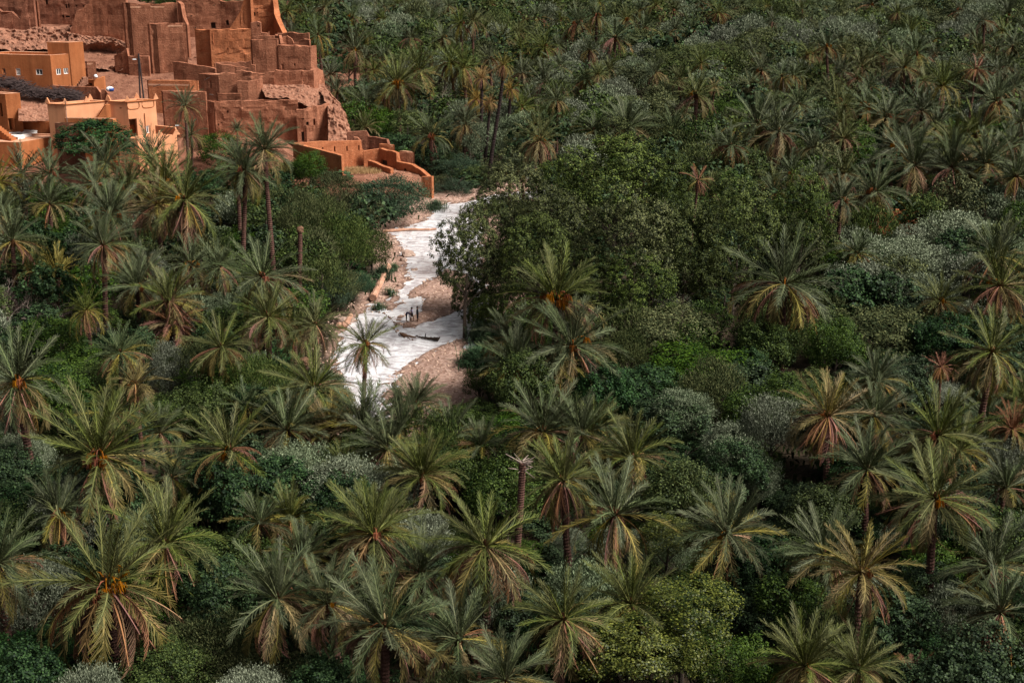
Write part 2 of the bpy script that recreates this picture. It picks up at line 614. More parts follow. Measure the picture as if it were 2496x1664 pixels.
# wet, darker rim just at and under the water line
geo = N.new('ShaderNodeNewGeometry')
sx = N.new('ShaderNodeSeparateXYZ')
L.new(geo.outputs['Position'], sx.inputs[0])
wet = N.new('ShaderNodeMapRange')
wet.inputs[1].default_value = 0.015
wet.inputs[2].default_value = 0.07
wet.inputs[3].default_value = 0.5
wet.inputs[4].default_value = 1.0
L.new(sx.outputs['Z'], wet.inputs[0])
hv = N.new('ShaderNodeHueSaturation')
L.new(wet.outputs[0], hv.inputs['Value'])
L.new(cc, hv.inputs['Color'])
L.new(hv.outputs[0], b.inputs['Base Color'])
bp = N.new('ShaderNodeBump')
bp.inputs['Strength'].default_value = 0.6
bp.inputs['Distance'].default_value = 0.12
L.new(vor.outputs['Distance'], bp.inputs['Height'])
L.new(bp.outputs[0], b.inputs['Normal'])
b.inputs['Roughness'].default_value = 0.95
b.inputs['Specular IOR Level'].default_value = 0.15

me = mk_mesh('ground', np.stack([GX, GY, GZ], -1).reshape(-1, 3), Q, gm, smooth_=True)
for nm, arr in (('gravel', grav), ('earth', earth)):
    a = me.attributes.new(nm, 'FLOAT', 'POINT')
    a.data.foreach_set('value', arr.astype(np.float32).ravel())
ground = tag(link('ground', me), kind='structure')

# water: shallow stream, the bright sky's reflection painted into its near-white base colour
wm = bpy.data.materials.new('stream_water')
nt, b = nodes_of(wm)
N, L = nt.nodes, nt.links
tc = N.new('ShaderNodeTexCoord')
n0 = N.new('ShaderNodeTexNoise')
n0.inputs['Scale'].default_value = 0.5
n0.inputs['Detail'].default_value = 6
n0.inputs['Roughness'].default_value = 0.7
m0 = N.new('ShaderNodeMapping')
m0.inputs['Rotation'].default_value = (0, 0, R(18))
m0.inputs['Scale'].default_value = (1.0, 1.5, 1.0)
n0.inputs['Distortion'].default_value = 1.4
L.new(tc.outputs['Object'], m0.inputs[0])
L.new(m0.outputs[0], n0.inputs['Vector'])
r0 = N.new('ShaderNodeValToRGB')                       # sky reflection and darker ripples painted in as colour
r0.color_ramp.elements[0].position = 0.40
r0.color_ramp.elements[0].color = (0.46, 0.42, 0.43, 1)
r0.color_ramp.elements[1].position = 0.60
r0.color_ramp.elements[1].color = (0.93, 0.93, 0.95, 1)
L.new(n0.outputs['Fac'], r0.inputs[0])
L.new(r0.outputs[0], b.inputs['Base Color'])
b.inputs['Roughness'].default_value = 0.04
b.inputs['Metallic'].default_value = 0.12
b.inputs['IOR'].default_value = 2.6
mp = N.new('ShaderNodeMapping')
mp.inputs['Rotation'].default_value = (0, 0, R(18))
mp.inputs['Scale'].default_value = (0.9, 1.7, 1.0)
L.new(tc.outputs['Object'], mp.inputs[0])
w1 = N.new('ShaderNodeTexNoise')
w1.inputs['Scale'].default_value = 1.7
w1.inputs['Detail'].default_value = 5
w1.inputs['Roughness'].default_value = 0.62
L.new(mp.outputs[0], w1.inputs['Vector'])
bp = N.new('ShaderNodeBump')
bp.inputs['Strength'].default_value = 0.9
bp.inputs['Distance'].default_value = 0.22
L.new(w1.outputs['Fac'], bp.inputs['Height'])
L.new(bp.outputs[0], b.inputs['Normal'])
wx = np.linspace(-27, 9, 10)
wy = np.linspace(100, 206, 30)
WX, WY = np.meshgrid(wx, wy)
ii = np.arange(300).reshape(30, 10)
Qw = np.stack([ii[:-1, :-1], ii[:-1, 1:], ii[1:, 1:], ii[1:, :-1]], -1).reshape(-1, 4)
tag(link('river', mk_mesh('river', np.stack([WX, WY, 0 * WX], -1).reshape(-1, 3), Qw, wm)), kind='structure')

# little meadow far behind the grove
fp = [gp(2190, 22, 0.9), gp(2262, 18, 0.9), gp(2275, -12, 0.9), gp(2180, -14, 0.9)]
tag(link('meadow', mk_mesh('meadow', [(x, y, 0.9) for x, y in fp], [(0, 1, 2, 3)],
                           earth_mat('meadow_grass', (0.07, 0.17, 0.03), (0.12, 0.24, 0.05), 0.6, 0.4))), kind='structure')

# ================================================================== VILLAGE
VR = random.Random(11)


def wall_quads(G, p0, p1, q0, q1, zb, top, opens=(), cell=0.9, rough=0.05, mo=0, mi=0, mt=0, tint=None):
    """one wall: outer face p0->p1 (seen from its right-hand side), inner face q0->q1, holes cut through"""
    p0, p1, q0, q1 = (Vector(v[:2]) for v in (p0, p1, q0, q1))
    Ln = (p1 - p0).length
    us = set([0.0, Ln])
    n = max(1, int(Ln / cell))
    us |= {round(Ln * i / n, 4) for i in range(n + 1)}
    tmin = min(top(u) for u in np.linspace(0, Ln, 24))
    zs = {zb}
    k = max(1, int((tmin - zb) / (cell * 1.3)))
    zs |= {round(zb + (tmin - 0.25 - zb) * i / k, 4) for i in range(k + 1)}
    for o in opens:
        us |= {max(0, o[0]), min(Ln, o[1])}
        zs |= {o[2], o[3]}
    us = sorted(us)
    us = [u for i, u in enumerate(us) if i == 0 or u - us[i - 1] > 1e-3]
    zs = sorted(z for z in zs if zb - 1e-6 <= z < tmin - 0.02)
    zs = [z for i, z in enumerate(zs) if i == 0 or z - zs[i - 1] > 1e-3]
    nz = len(zs) + 1
    d = (p1 - p0).normalized()
    nrm = Vector((d.y, -d.x))
    V = []
    for side, (a, c) in enumerate(((p0, p1), (q0, q1))):
        for u in us:
            f = u / Ln
            for j in range(nz):
                z = zs[j] if j < nz - 1 else top(u)
                p = a.lerp(c, f)
                e = 0.0
                if 0 < f < 1 and rough:
                    e = rough * vnoise(p.x * 0.9, p.y * 0.9, z * 0.9) + rough * 0.6 * vnoise(p.x * 2.3, p.y * 2.3, z * 2.3)
                p = p + nrm * (e if side == 0 else -e)
                V.append((p.x, p.y, z))
    nu = len(us)

    def vi(s, i, j):
        return s * nu * nz + i * nz + j

    def hole(i, j):
        if i < 0 or i >= nu - 1 or j < 0 or j >= nz - 2:
            return False
        uc, zc = (us[i] + us[i + 1]) / 2, (zs[j] + zs[j + 1]) / 2
        return any(o[0] < uc < o[1] and o[2] < zc < o[3] for o in opens)

    Qo, Qi, Qt = [], [], []
    for i in range(nu - 1):
        for j in range(nz - 1):
            if hole(i, j):
                for (di, dj, e) in ((-1, 0, (vi(0, i, j), vi(0, i, j + 1), vi(1, i, j + 1), vi(1, i, j))),
                                    (1, 0, (vi(0, i + 1, j + 1), vi(0, i + 1, j), vi(1, i + 1, j), vi(1, i + 1, j + 1))),
                                    (0, -1, (vi(0, i + 1, j), vi(0, i, j), vi(1, i, j), vi(1, i + 1, j))),
                                    (0, 1, (vi(0, i, j + 1), vi(0, i + 1, j + 1), vi(1, i + 1, j + 1), vi(1, i, j + 1)))):
                    if not hole(i + di, j + dj):
                        Qi.append(e)
                continue
            Qo.append((vi(0, i, j), vi(0, i + 1, j), vi(0, i + 1, j + 1), vi(0, i, j + 1)))
            Qi.append((vi(1, i + 1, j), vi(1, i, j), vi(1, i, j + 1), vi(1, i + 1, j + 1)))
        Qt.append((vi(0, i, nz - 1), vi(0, i + 1, nz - 1), vi(1, i + 1, nz - 1), vi(1, i, nz - 1)))
    for i in (0, nu - 1):
        for j in range(nz - 1):
            e = (vi(0, i, j), vi(0, i, j + 1), vi(1, i, j + 1), vi(1, i, j))
            Qi.append(e if i == 0 else e[::-1])
    base = G.n
    G.add(V, Qo, mo)
    for qq, mm in ((Qi, mi), (Qt, mt)):
        if qq:
            G.Q.append(np.asarray(qq) + base)
            G.M.append(np.full(len(qq), mm))


def plane_hit(px, py, p0, d):
    """pixel ray with the vertical plane through p0 along horizontal d -> (u, z)"""
    r = ray(px, py)
    n = Vector((d.y, -d.x, 0))
    t = (Vector((p0.x, p0.y, 0)) - CAMP).dot(n) / r.dot(n)
    h = CAMP + r * t
    return (h - Vector((p0.x, p0.y, h.z))).dot(Vector((d.x, d.y, 0))), h.z


def solve_len(c, d, px, mx=60.0):
    lo, hi = 0.02, mx
    s = 1 if pix(c + d * hi)[0] > pix(c)[0] else -1
    for _ in range(40):
        m = (lo + hi) / 2
        if (pix(c + d * m)[0] - px) * s < 0:
            lo = m
        else:
            hi = m
    return lo


def window(root, p0, d, o, kind, depth=0.16):
    """fills an opening: white framed casement, louvre, timber door, shutter"""
    u0, u1, z0, z1 = o
    n_in = Vector((-d.y, d.x, 0))
    rz = math.atan2(d.y, d.x)
    uc, zc, hw, hh = (u0 + u1) / 2, (z0 + z1) / 2, (u1 - u0) / 2, (z1 - z0) / 2
    c = Vector((p0.x, p0.y, 0)) + Vector((d.x, d.y, 0)) * uc + n_in * depth
    def bx(g, du, dz, a, bb, th, off=0.0):
        q = c + Vector((d.x, d.y, 0)) * du + n_in * off
        g.box((q.x, q.y, zc + dz), (a, th, bb), rz)
    if kind == 'door':
        g = Geo()
        bx(g, 0, 0, hw - 0.01, hh - 0.01, 0.03)
        for s in (-0.45, 0.45):
            bx(g, hw * s, 0, hw * 0.3, hh * 0.8, 0.01, -0.04)
        dr = link('door', g.mesh('door', MT['wood']), root)
        g = Geo()
        bx(g, hw * 0.75, 0, 0.03, 0.09, 0.03, -0.06)
        link('door_handle', g.mesh('door_handle', MT['dark_wood']), dr)
        return
    if kind == 'dark_door':
        g = Geo()
        bx(g, 0, 0, hw - 0.01, hh - 0.01, 0.03, 0.06)
        link('door', g.mesh('door', MT['dark_wood']), root)
        return
    g = Geo()
    fw = min(0.09, hw * 0.35)
    for s in (-1, 1):
        bx(g, s * (hw - fw / 2), 0, fw / 2, hh, 0.06, -0.05)
        bx(g, 0, s * (hh - fw / 2), hw - fw, fw / 2, 0.06, -0.05)
    if kind == 'casement':
        bx(g, 0, 0, fw * 0.4, hh - fw, 0.05, -0.04)
    if kind == 'louvre':
        k = 5
        for i in range(k):
            bx(g, 0, -hh + (i + 0.7) * 2 * hh / (k + 0.4), hw - fw, hh / k * 0.55, 0.03, -0.03)
    w = link('window', g.mesh('window', MT['white_paint'] if kind != 'plain' else MT['coping']), root)
    g = Geo()
    bx(g, 0, 0, hw - fw, hh - fw, 0.01, 0.03)
    link('pane', g.mesh('pane', MT['glass']), w)


def coping(root, pts, ztop, mat, ov=0.08, th=0.10, closed=True, thick=0.4):
    """thin overhanging ledge along a parapet, one mesh"""
    g = Geo()
    n = len(pts)
    for i in range(n if closed else n - 1):
        a, bb = Vector(pts[i][:2]), Vector(pts[(i + 1) % n][:2])
        m = (a + bb) / 2
        d = bb - a
        nn = Vector((-d.y, d.x)).normalized()
        m = m + nn * (thick / 2)
        g.box((m.x, m.y, ztop + th / 2 + 0.003 * i), (d.length / 2 + ov, thick / 2 + ov, th / 2), math.atan2(d.y, d.x))
    return link('coping', g.mesh('coping', mat), root)


def house(name, label, fx, fy, Y, aL, aR, lx, rx, mat, zdrop=7.0, drop=0.7, opL=(), opR=(), thick=0.4, rough=0.05, jag=0.0, cope=None, cat='house', tops=None, group=None, roofmat=None, roof=True):
    """flat-roofed block: near corner at pixel (fx, fy) and depth Y; faces run back to pixel columns lx and rx.
    opL / opR: openings as (px0, px1, py0, py1, kind)"""
    c = at_y(fx, fy, Y)
    dL = Vector((-math.cos(R(aL)), math.sin(R(aL)), 0))
    dR = Vector((math.cos(R(aR)), math.sin(R(aR)), 0))
    lL, lR = solve_len(c, dL, lx), solve_len(c, dR, rx)
    zt = c.z
    C = [c + dL * lL, c.copy(), c + dR * lR, c + dL * lL + dR * lR]   # left, front, right, back
    zb = min(tz(q.x, q.y) for q in C) - 0.6
    zb = min(zb, zt - 1.2)
    cen = sum((q for q in C), Vector()) / 4
    def inset(i):
        a, p, n_ = C[i - 1], C[i], C[(i + 1) % 4]
        e1, e2 = (a - p).normalized(), (n_ - p).normalized()
        s = max(0.35, e1.cross(e2).length)
        return p + (e1 + e2) * (thick / s)
    I = [inset(i) for i in range(4)]
    root = empty(name, (cen.x, cen.y, zb), label, cat, group)
    off = Vector((cen.x, cen.y, zb))
    G = Geo()
    seed = VR.random() * 50
    wins = []
    for i in range(4):
        p0, p1, q0, q1 = C[i], C[(i + 1) % 4], I[i], I[(i + 1) % 4]
        d = (p1 - p0).normalized()
        ops = []
        if i == 0 or i == 1:
            for o in (opL if i == 0 else opR):
                u0, za = plane_hit(o[0], o[3], p0, d)
                u1, zc = plane_hit(o[1], o[2], p0, d)
                op = (min(u0, u1), max(u0, u1), za, zc)
                ops.append(op)
                if len(o) > 4 and o[4]:
                    wins.append((p0, d, op, o[4]))
        if jag and i < 2:
            wl = (p1 - p0).length
            for _k in range(int(wl * 0.7)):
                hu, hz_ = VR.uniform(0.4, max(0.5, wl - 0.5)), zt - VR.uniform(0.9, 4.2)
                hs_ = VR.uniform(0.05, 0.09)
                if all(abs(hu - (o[0] + o[1]) / 2) > (o[1] - o[0]) / 2 + 0.3 or abs(hz_ - (o[2] + o[3]) / 2) > (o[3] - o[2]) / 2 + 0.3 for o in ops):
                    ops.append((hu - hs_, hu + hs_, hz_ - hs_, hz_ + hs_))
        def top(u, i=i, p0=p0, d=d):
            q = p0 + d * u
            h = zt
            if tops and i in tops:
                h = zt + np.interp(u / (p1 - p0).length, [t[0] for t in tops[i]], [t[1] for t in tops[i]])
            if jag:
                h += jag * (vnoise(q.x * 0.5 + seed, q.y * 0.5) + 0.6 * vnoise(q.x * 1.7 + seed, q.y * 1.7) - 0.3)
            return h
        wall_quads(G, p0 - off, p1 - off, q0 - off, q1 - off, 0, lambda u: top(u) - off.z, [(a, bq, z0 - off.z, z1 - off.z) for a, bq, z0, z1 in ops], rough=rough, mt=1)
    link('wall', G.mesh('wall', [mat, cope or mat]), root)
    if roof:
        g = Geo()
        rz = zt - drop - off.z
        g.prism([(q.x - off.x, q.y - off.y) for q in I], rz - 0.25, rz)
        link('roof', g.mesh('roof', roofmat or MT['coping']), root)
    for p0, d, op, kind in wins:
        pp = p0 - off
        window(root, pp, d, (op[0], op[1], op[2] - off.z, op[3] - off.z), kind)
    return root, off, C, zt


def ruin(name, label, pts, mat, thick=0.5, opens=(), rough=0.10, jag=0.14, sink=0.7, group=None, cat='wall', zb=None, dens=0.8):
    """free-standing mud wall along (px, py_top, Y); the top follows the photograph's skyline"""
    P = [at_y(*p) for p in pts]
    n = len(P)
    nr = []
    for i in range(n):
        a, c = P[max(0, i - 1)], P[min(n - 1, i + 1)]
        d = Vector((c.x - a.x, c.y - a.y))
        d.normalize()
        nr.append(Vector((-d.y, d.x, 0)))
    z0 = zb if zb is not None else min(tz(p.x, p.y) for p in P) - sink
    z0 = min(z0, min(p.z for p in P) - 0.3)
    cen = sum((q for q in P), Vector()) / n
    off = Vector((cen.x, cen.y, z0))
    root = empty(name, off, label, cat, group)
    G = Geo()
    for i in range(n - 1):
        p0, p1 = P[i], P[i + 1]
        if (Vector(p1[:2]) - Vector(p0[:2])).length < 0.05:
            continue
        d = Vector((p1.x - p0.x, p1.y - p0.y, 0))
        Ln = d.length
        d.normalize()
        ops = []
        for o in opens:
            if o[4] == i:
                u0, za = plane_hit(o[0], o[3], p0, d)
                u1, zc = plane_hit(o[1], o[2], p0, d)
                ops.append((min(u0, u1), max(u0, u1), za - z0, zc - z0))
        for o in ops:                                             # added dark panel stands in for the shade inside larger openings
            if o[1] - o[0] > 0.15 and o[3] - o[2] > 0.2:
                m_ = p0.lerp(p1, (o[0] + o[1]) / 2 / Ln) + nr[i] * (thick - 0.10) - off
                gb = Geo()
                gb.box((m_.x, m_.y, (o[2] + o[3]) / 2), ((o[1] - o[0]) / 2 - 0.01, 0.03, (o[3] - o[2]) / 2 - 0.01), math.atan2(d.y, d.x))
                link('shade_panel', gb.mesh('shade_panel', MT['dark_wood']), root)
        if jag > 0.1:
            for _k in range(int(Ln * 0.6)):
                hu, hz_ = VR.uniform(0.3, max(0.35, Ln - 0.3)), min(p0.z, p1.z) - z0 - VR.uniform(0.8, 3.8)
                hs_ = VR.uniform(0.05, 0.09)
                if hz_ > 0.5 and all(abs(hu - (o[0] + o[1]) / 2) > (o[1] - o[0]) / 2 + 0.3 or abs(hz_ - (o[2] + o[3]) / 2) > (o[3] - o[2]) / 2 + 0.3 for o in ops):
                    ops.append((hu - hs_, hu + hs_, hz_ - hs_, hz_ + hs_))
        def top(u, p0=p0, p1=p1, d=d, Ln=Ln):
            q = p0 + d * u
            h = p0.z + (p1.z - p0.z) * u / Ln
            e = min(u, Ln - u)
            return h - z0 + jag * min(1, e / 0.4) * (vnoise(q.x * 0.8, q.y * 0.8, 3) + 0.7 * vnoise(q.x * 2.5, q.y * 2.5, 7))
        wall_quads(G, p0 - off, p1 - off, p0 + nr[i] * thick - off, p1 + nr[i + 1] * thick - off, 0, top, ops, cell=dens, rough=rough, mt=1)
    link('wall', G.mesh('wall', [mat, mat]), root)
    return root


def crag(name, label, rows, mat, amp=0.6, nu=40, group=None, cat='rock'):
    """rock face lofted through rows of (px, py, Y) points and roughened"""
    rows = [[at_y(*p) for p in r] for r in rows]
    nr = 12
    nu *= 2
    V, Q = [], []
    c0 = rows[-1][0]
    for j in range(nr * (len(rows) - 1) + 1):
        k = min(len(rows) - 2, j // nr)
        f = j / nr - k
        for i in range(nu):
            def samp(r):
                t = i / (nu - 1) * (len(r) - 1)
                a = min(len(r) - 2, int(t))
                return r[a].lerp(r[a + 1], t - a)
            p = samp(rows[k]).lerp(samp(rows[k + 1]), f)
            e = amp * (vnoise(p.x * 0.45, p.y * 0.45, p.z * 0.9) + 0.6 * vnoise(p.x * 1.2, p.y * 1.2, p.z * 1.8) + 0.45 * vnoise(p.x * 3, p.y * 3, p.z * 4) + 0.12 * vnoise(p.x * 5.5, p.y * 5.5, p.z * 6))
            p = p + Vector((0.3 * e, -e, 0.5 * e))
            V.append((p.x, p.y, p.z))
    m = nr * (len(rows) - 1) + 1
    # a back skirt gives the crag depth
    for i in range(nu):
        t = i / (nu - 1) * (len(rows[0]) - 1)
        a = min(len(rows[0]) - 2, int(t))
        p = rows[0][a].lerp(rows[0][a + 1], t - a)
        V.append((p.x - 0.5, p.y + 4.0, p.z - 0.4))
    off = rows[-1][len(rows[-1]) // 2].copy()
    V = np.array(V) - np.array(off)
    ids = np.arange((m + 1) * nu).reshape(m + 1, nu)
    order = [m] + list(range(m))
    ids = ids[order]
    Q = np.stack([ids[1:, :-1], ids[1:, 1:], ids[:-1, 1:], ids[:-1, :-1]], -1).reshape(-1, 4)
    o = link(name, mk_mesh(name, V, Q, mat), loc=off)
    return tag(o, label, cat, group)


A, AD, AR_, PR, PO = MT['adobe'], MT['adobe_dark'], MT['adobe_red'], MT['plaster_rust'], MT['plaster_orange']
KG = 'ruined mud walls of the old ksar'
# ---- upper ksar, at the crest of the rock
ruin('ksar_wall', 'highest dark ksar wall behind the crumbled stump', [(-90, -30, 253), (95, -30, 252)], AD, 0.7, rough=0.15, jag=0.3, group=KG)
ruin('ruined_wall', 'crumbled mud wall stump at the outer end of the upper ksar', [(-40, 40, 247), (-5, 22, 247), (28, 30, 247), (50, 48, 247), (55, 12, 247), (80, -14, 247)], AD, 0.9, rough=0.25, jag=0.4, group=KG)
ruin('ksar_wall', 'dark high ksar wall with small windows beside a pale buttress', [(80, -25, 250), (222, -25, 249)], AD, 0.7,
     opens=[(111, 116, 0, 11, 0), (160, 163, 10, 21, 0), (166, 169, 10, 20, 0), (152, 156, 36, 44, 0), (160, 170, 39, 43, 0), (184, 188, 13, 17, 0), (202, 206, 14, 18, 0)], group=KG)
house('wall_buttress', 'pale tapering mud buttress against the dark high ksar wall', 90, 6, 248, 40, 20, 79, 94, A, drop=0.2, jag=0.3, cat='wall')
ruin('ruined_wall', 'broad mud wall with a stepped broken left edge beside the slit-windowed tower', [(165, 93, 244), (176, 62, 244), (187, 26, 244), (216, 10, 244), (222, -22, 244), (304, -22, 243)], A, 0.8, rough=0.12, jag=0.3, group=KG)
house('ksar_tower', 'tall ksar tower with three rows of slit windows', 301, 8, 239.5, 30, 3, 297, 437, A, drop=0.5, jag=0.25, cat='tower',
      opR=[(339, 342, 24, 36), (348, 351, 24, 36), (340, 343, 49, 60), (349, 352, 48, 61), (326, 329, 75, 85), (355, 358, 75, 85), (309, 311, 47, 49), (395, 398, 45, 48)])
ruin('ruined_wall', 'narrow broken wall spur leaning against the slit-windowed tower', [(432, 4, 239.0), (440, 10, 238.6), (446, 42, 238.2), (456, 62, 238)], A, 0.7, rough=0.2, jag=0.3, group=KG)
house('ksar_block', 'weathered square mud block with a pale capped roof, below the slit-windowed tower', 364, 58, 233.5, 25, 6, 359, 452, A, drop=0.25, jag=0.22, rough=0.12,
      opR=[(414, 418, 66, 72), (374, 378, 80, 88), (416, 420, 153, 171), (404, 406, 90, 92)])
ruin('ruined_wall', 'low broken wall at the foot of the slit-windowed tower', [(278, 136, 234), (296, 128, 233.6), (308, 118, 233.4), (312, 137, 233), (362, 138, 232.6)], A, 0.5, jag=0.2, group=KG)
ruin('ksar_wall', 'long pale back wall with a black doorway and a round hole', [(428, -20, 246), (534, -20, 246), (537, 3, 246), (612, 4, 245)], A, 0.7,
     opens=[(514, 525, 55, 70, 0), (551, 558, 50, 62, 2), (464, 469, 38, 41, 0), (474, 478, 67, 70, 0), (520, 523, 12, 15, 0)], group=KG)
ruin('ruined_tower', 'broken tower wall rising to a steep triangular peak above the ksar', [(560, 69, 240), (575, 46, 240), (586, 28, 240), (593, 4, 240), (600, -22, 240), (612, -22, 240)], AR_, 0.9, rough=0.22, jag=0.25, cat='tower', group=KG)
ruin('ruined_tower', 'hollow tower back wall seen between two broken side walls', [(611, -25, 246), (668, -25, 246)], AR_, 0.8, opens=[(618, 622, 30, 40, 0)], rough=0.15, cat='tower', group=KG)
ruin('ruined_tower', 'right-hand broken side wall sloping down from the hollow tower', [(690, 80, 241), (682, 66, 241.6), (672, 44, 243), (668, 22, 245), (662, -22, 246.5)][::-1], AR_, 0.8, rough=0.25, jag=0.3, cat='tower', group=KG)
ruin('ruined_tower', 'upright slab edge standing before the hollow tower', [(609, -22, 239.6), (616, -14, 239.8), (620, 50, 240)], AR_, 0.9, rough=0.12, jag=0.25, cat='tower', group=KG)
house('ksar_block', 'large mud block with a bright orange upper band, below the triangular ruin', 519, 72, 231, 22, 5, 474, 611, AR_, drop=0.6, jag=0.26, rough=0.16,
      opR=[(553, 558, 117, 123), (594, 597, 129, 133), (510, 514, 120, 124)])
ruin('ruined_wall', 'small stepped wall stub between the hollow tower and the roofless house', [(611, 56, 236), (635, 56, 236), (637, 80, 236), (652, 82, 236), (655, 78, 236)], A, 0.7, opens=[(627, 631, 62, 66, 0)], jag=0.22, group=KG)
ruin('ruined_wall', 'back wall of the roofless house on the crag', [(618, 90, 235), (672, 88, 235), (676, 82, 235), (752, 81, 234), (755, 108, 234)], A, 0.5, jag=0.18, group=KG)
ruin('ruined_wall', 'thin dividing wall inside the roofless house', [(670, 84, 233), (680, 86, 231), (684, 106, 230)], A, 0.4, jag=0.22, group=KG)
ruin('ruined_wall', 'inner room wall of the roofless house with a notched top', [(686, 92, 232), (700, 88, 232), (712, 96, 232), (716, 106, 232), (728, 99, 232), (754, 98, 231.5)], A, 0.45, jag=0.25, group=KG)
house('roofless_house', 'higher corner of the roofless house with two small square windows', 675, 98, 228.2, 4, 20, 610, 679, A, drop=0.5, jag=0.2, rough=0.11,
      opL=[(632, 641, 135, 146, 'plain'), (661, 669, 132, 144, 'plain'), (623, 630, 101, 107)])
house('roofless_house', 'roofless mud house wall with a low doorway beside the palm grove', 756, 110, 227.8, 3, 40, 677, 771, A, drop=2.2, jag=0.22, rough=0.07,
      opL=[(685, 691, 156, 169), (715, 720, 155, 161), (732, 735, 166, 169), (742, 745, 167, 170)])
ruin('ruined_wall', 'long low wall below the orange-banded block', [(524, 155, 227), (545, 152, 227.5), (585, 150, 228), (612, 148, 228)], A, 0.5, jag=0.25, group=KG)
ruin('ruined_wall', 'wavy-topped wall before the orange-banded block', [(526, 153, 225.2), (540, 158, 225), (575, 163, 225), (604, 166, 225), (612, 158, 225), (622, 160, 225)], A, 0.5, jag=0.22, group=KG)
ruin('ksar_wall', 'long patched terrace wall below the roofless house', [(575, 174, 223.5), (668, 176, 223.5), (672, 171, 223.5), (735, 172, 223.5), (764, 171, 223.5)], A, 0.6,
     opens=[(738, 741, 195, 198, 3)], jag=0.26, rough=0.16, group=KG)
ruin('ruined_wall', 'end wall of the terrace above the crag', [(764, 172, 223.6), (774, 165, 225), (787, 172, 227), (792, 200, 227.6)], A, 0.6, jag=0.25, rough=0.2, group=KG)
house('ksar_block', 'tall plain mud house with one small window and a drain spout', 532, 179, 220.5, 18, 8, 482, 580, A, drop=0.2, jag=0.2,
      opL=[(509, 515, 197, 215, 'dark_door')])
ruin('ruined_wall', 'curved low terrace wall beside the plain mud house', [(578, 198, 220.2), (604, 199, 220.2), (626, 196, 220.6), (640, 192, 221.4)], A, 0.5, jag=0.06, rough=0.04, group=KG)
house('ksar_block', 'broad front house of the ksar with a flat roof and scattered peepholes', 522, 246, 214.2, 25, 3, 498, 726, A, drop=0.25, rough=0.16, jag=0.2,
      opR=[(553, 557, 270, 276), (530, 534, 302, 306), (684, 693, 313, 325), (706, 712, 315, 324), (694, 699, 265, 269), (656, 660, 286, 291)],
      opL=[(517, 521, 244, 250)])
house('roof_shed', 'small open shed on the flat roof of the broad front house', 586, 228, 215.6, 3, 8, 527, 590, A, drop=0.05, rough=0.03, jag=0.04, cat='shed',
      opL=[(547, 569, 229.5, 243), (574, 583, 228.5, 243)])
ruin('ksar_wall', 'crumbling front wall with dark slots beside the crag', [(722, 268, 213.8), (745, 267, 213.8), (772, 260, 214.5), (803, 252, 216)], A, 0.7,
     opens=[(735, 741, 322, 345, 0), (746, 752, 297, 306, 1), (764, 768, 289, 306, 1), (737, 741, 288, 292, 0)], rough=0.2, jag=0.25, group=KG)
house('mud_house', 'brown flat-roofed house behind the twin utility pole', 481, 197, 221, 4, 30, 358, 484, MT['adobe_red'], drop=0.5, rough=0.04, opL=[(402, 405, 225, 229)])
house('mud_house', 'lower brown house front behind the lone palm', 500, 223, 214.6, 5, 30, 393, 503, A, drop=0.4, rough=0.11, jag=0.06, opL=[(476, 503, 304, 312)])
ruin('ruined_wall', 'sloping yard wall between the capped block and the orange-banded block', [(421, 151, 227.5), (446, 153, 227), (480, 160, 226.5), (525, 168, 226)], A, 0.45, jag=0.06, rough=0.05, group=KG)

# ---- crags and rubble
crag('rock_outcrop', 'long brown rock ledge under the dark high ksar wall', [[(-60, 66, 247), (60, 72, 246.5), (95, 68, 246), (170, 62, 246)], [(-60, 92, 243), (60, 100, 243), (110, 104, 243), (175, 95, 243)], [(-60, 118, 238), (60, 122, 238), (120, 118, 238), (180, 126, 238)]], MT['rock_dark'], 0.75)
crag('rock_outcrop', 'overhanging dark rock hollow between the rust house and the slit-windowed tower', [[(165, 86, 243.5), (200, 88, 243), (260, 92, 242), (306, 104, 241)], [(170, 112, 240), (220, 108, 240), (260, 104, 240), (306, 112, 239.5)], [(175, 148, 240), (220, 144, 241.5), (260, 142, 241.5), (300, 140, 239.5)], [(175, 176, 233), (220, 170, 234), (260, 172, 234), (300, 172, 233)]], MT['rock_dark'], 0.8)
crag('rock_outcrop', 'stony rubble slope under the long terrace wall', [[(636, 206, 223), (690, 208, 223), (740, 206, 223), (790, 204, 226)], [(640, 222, 220.5), (700, 224, 220.5), (750, 224, 221), (796, 230, 224)], [(648, 238, 217.5), (700, 240, 217.5), (760, 262, 217), (812, 258, 220)]], MT['rubble'], 0.45, nu=60)
crag('rock_outcrop', 'pale crumbling crag face dropping from the ksar to the low ruin', [[(770, 208, 226.5), (790, 214, 226), (812, 238, 224), (832, 258, 221)], [(796, 250, 216.5), (812, 256, 216.5), (835, 276, 216), (848, 292, 216)], [(800, 300, 213.5), (815, 302, 213), (840, 308, 213), (856, 318, 213)], [(800, 352, 209), (820, 352, 209), (845, 350, 210), (862, 345, 211)]], MT['rubble'], 0.6, nu=46)
crag('rock_outcrop', 'stony slope between the brush fence and the orange house', [[(45, 228, 215), (80, 226, 216), (120, 230, 216)], [(45, 262, 210), (80, 262, 211), (120, 262, 211)], [(45, 296, 207), (80, 296, 207), (120, 296, 207)]], MT['rubble'], 0.3)

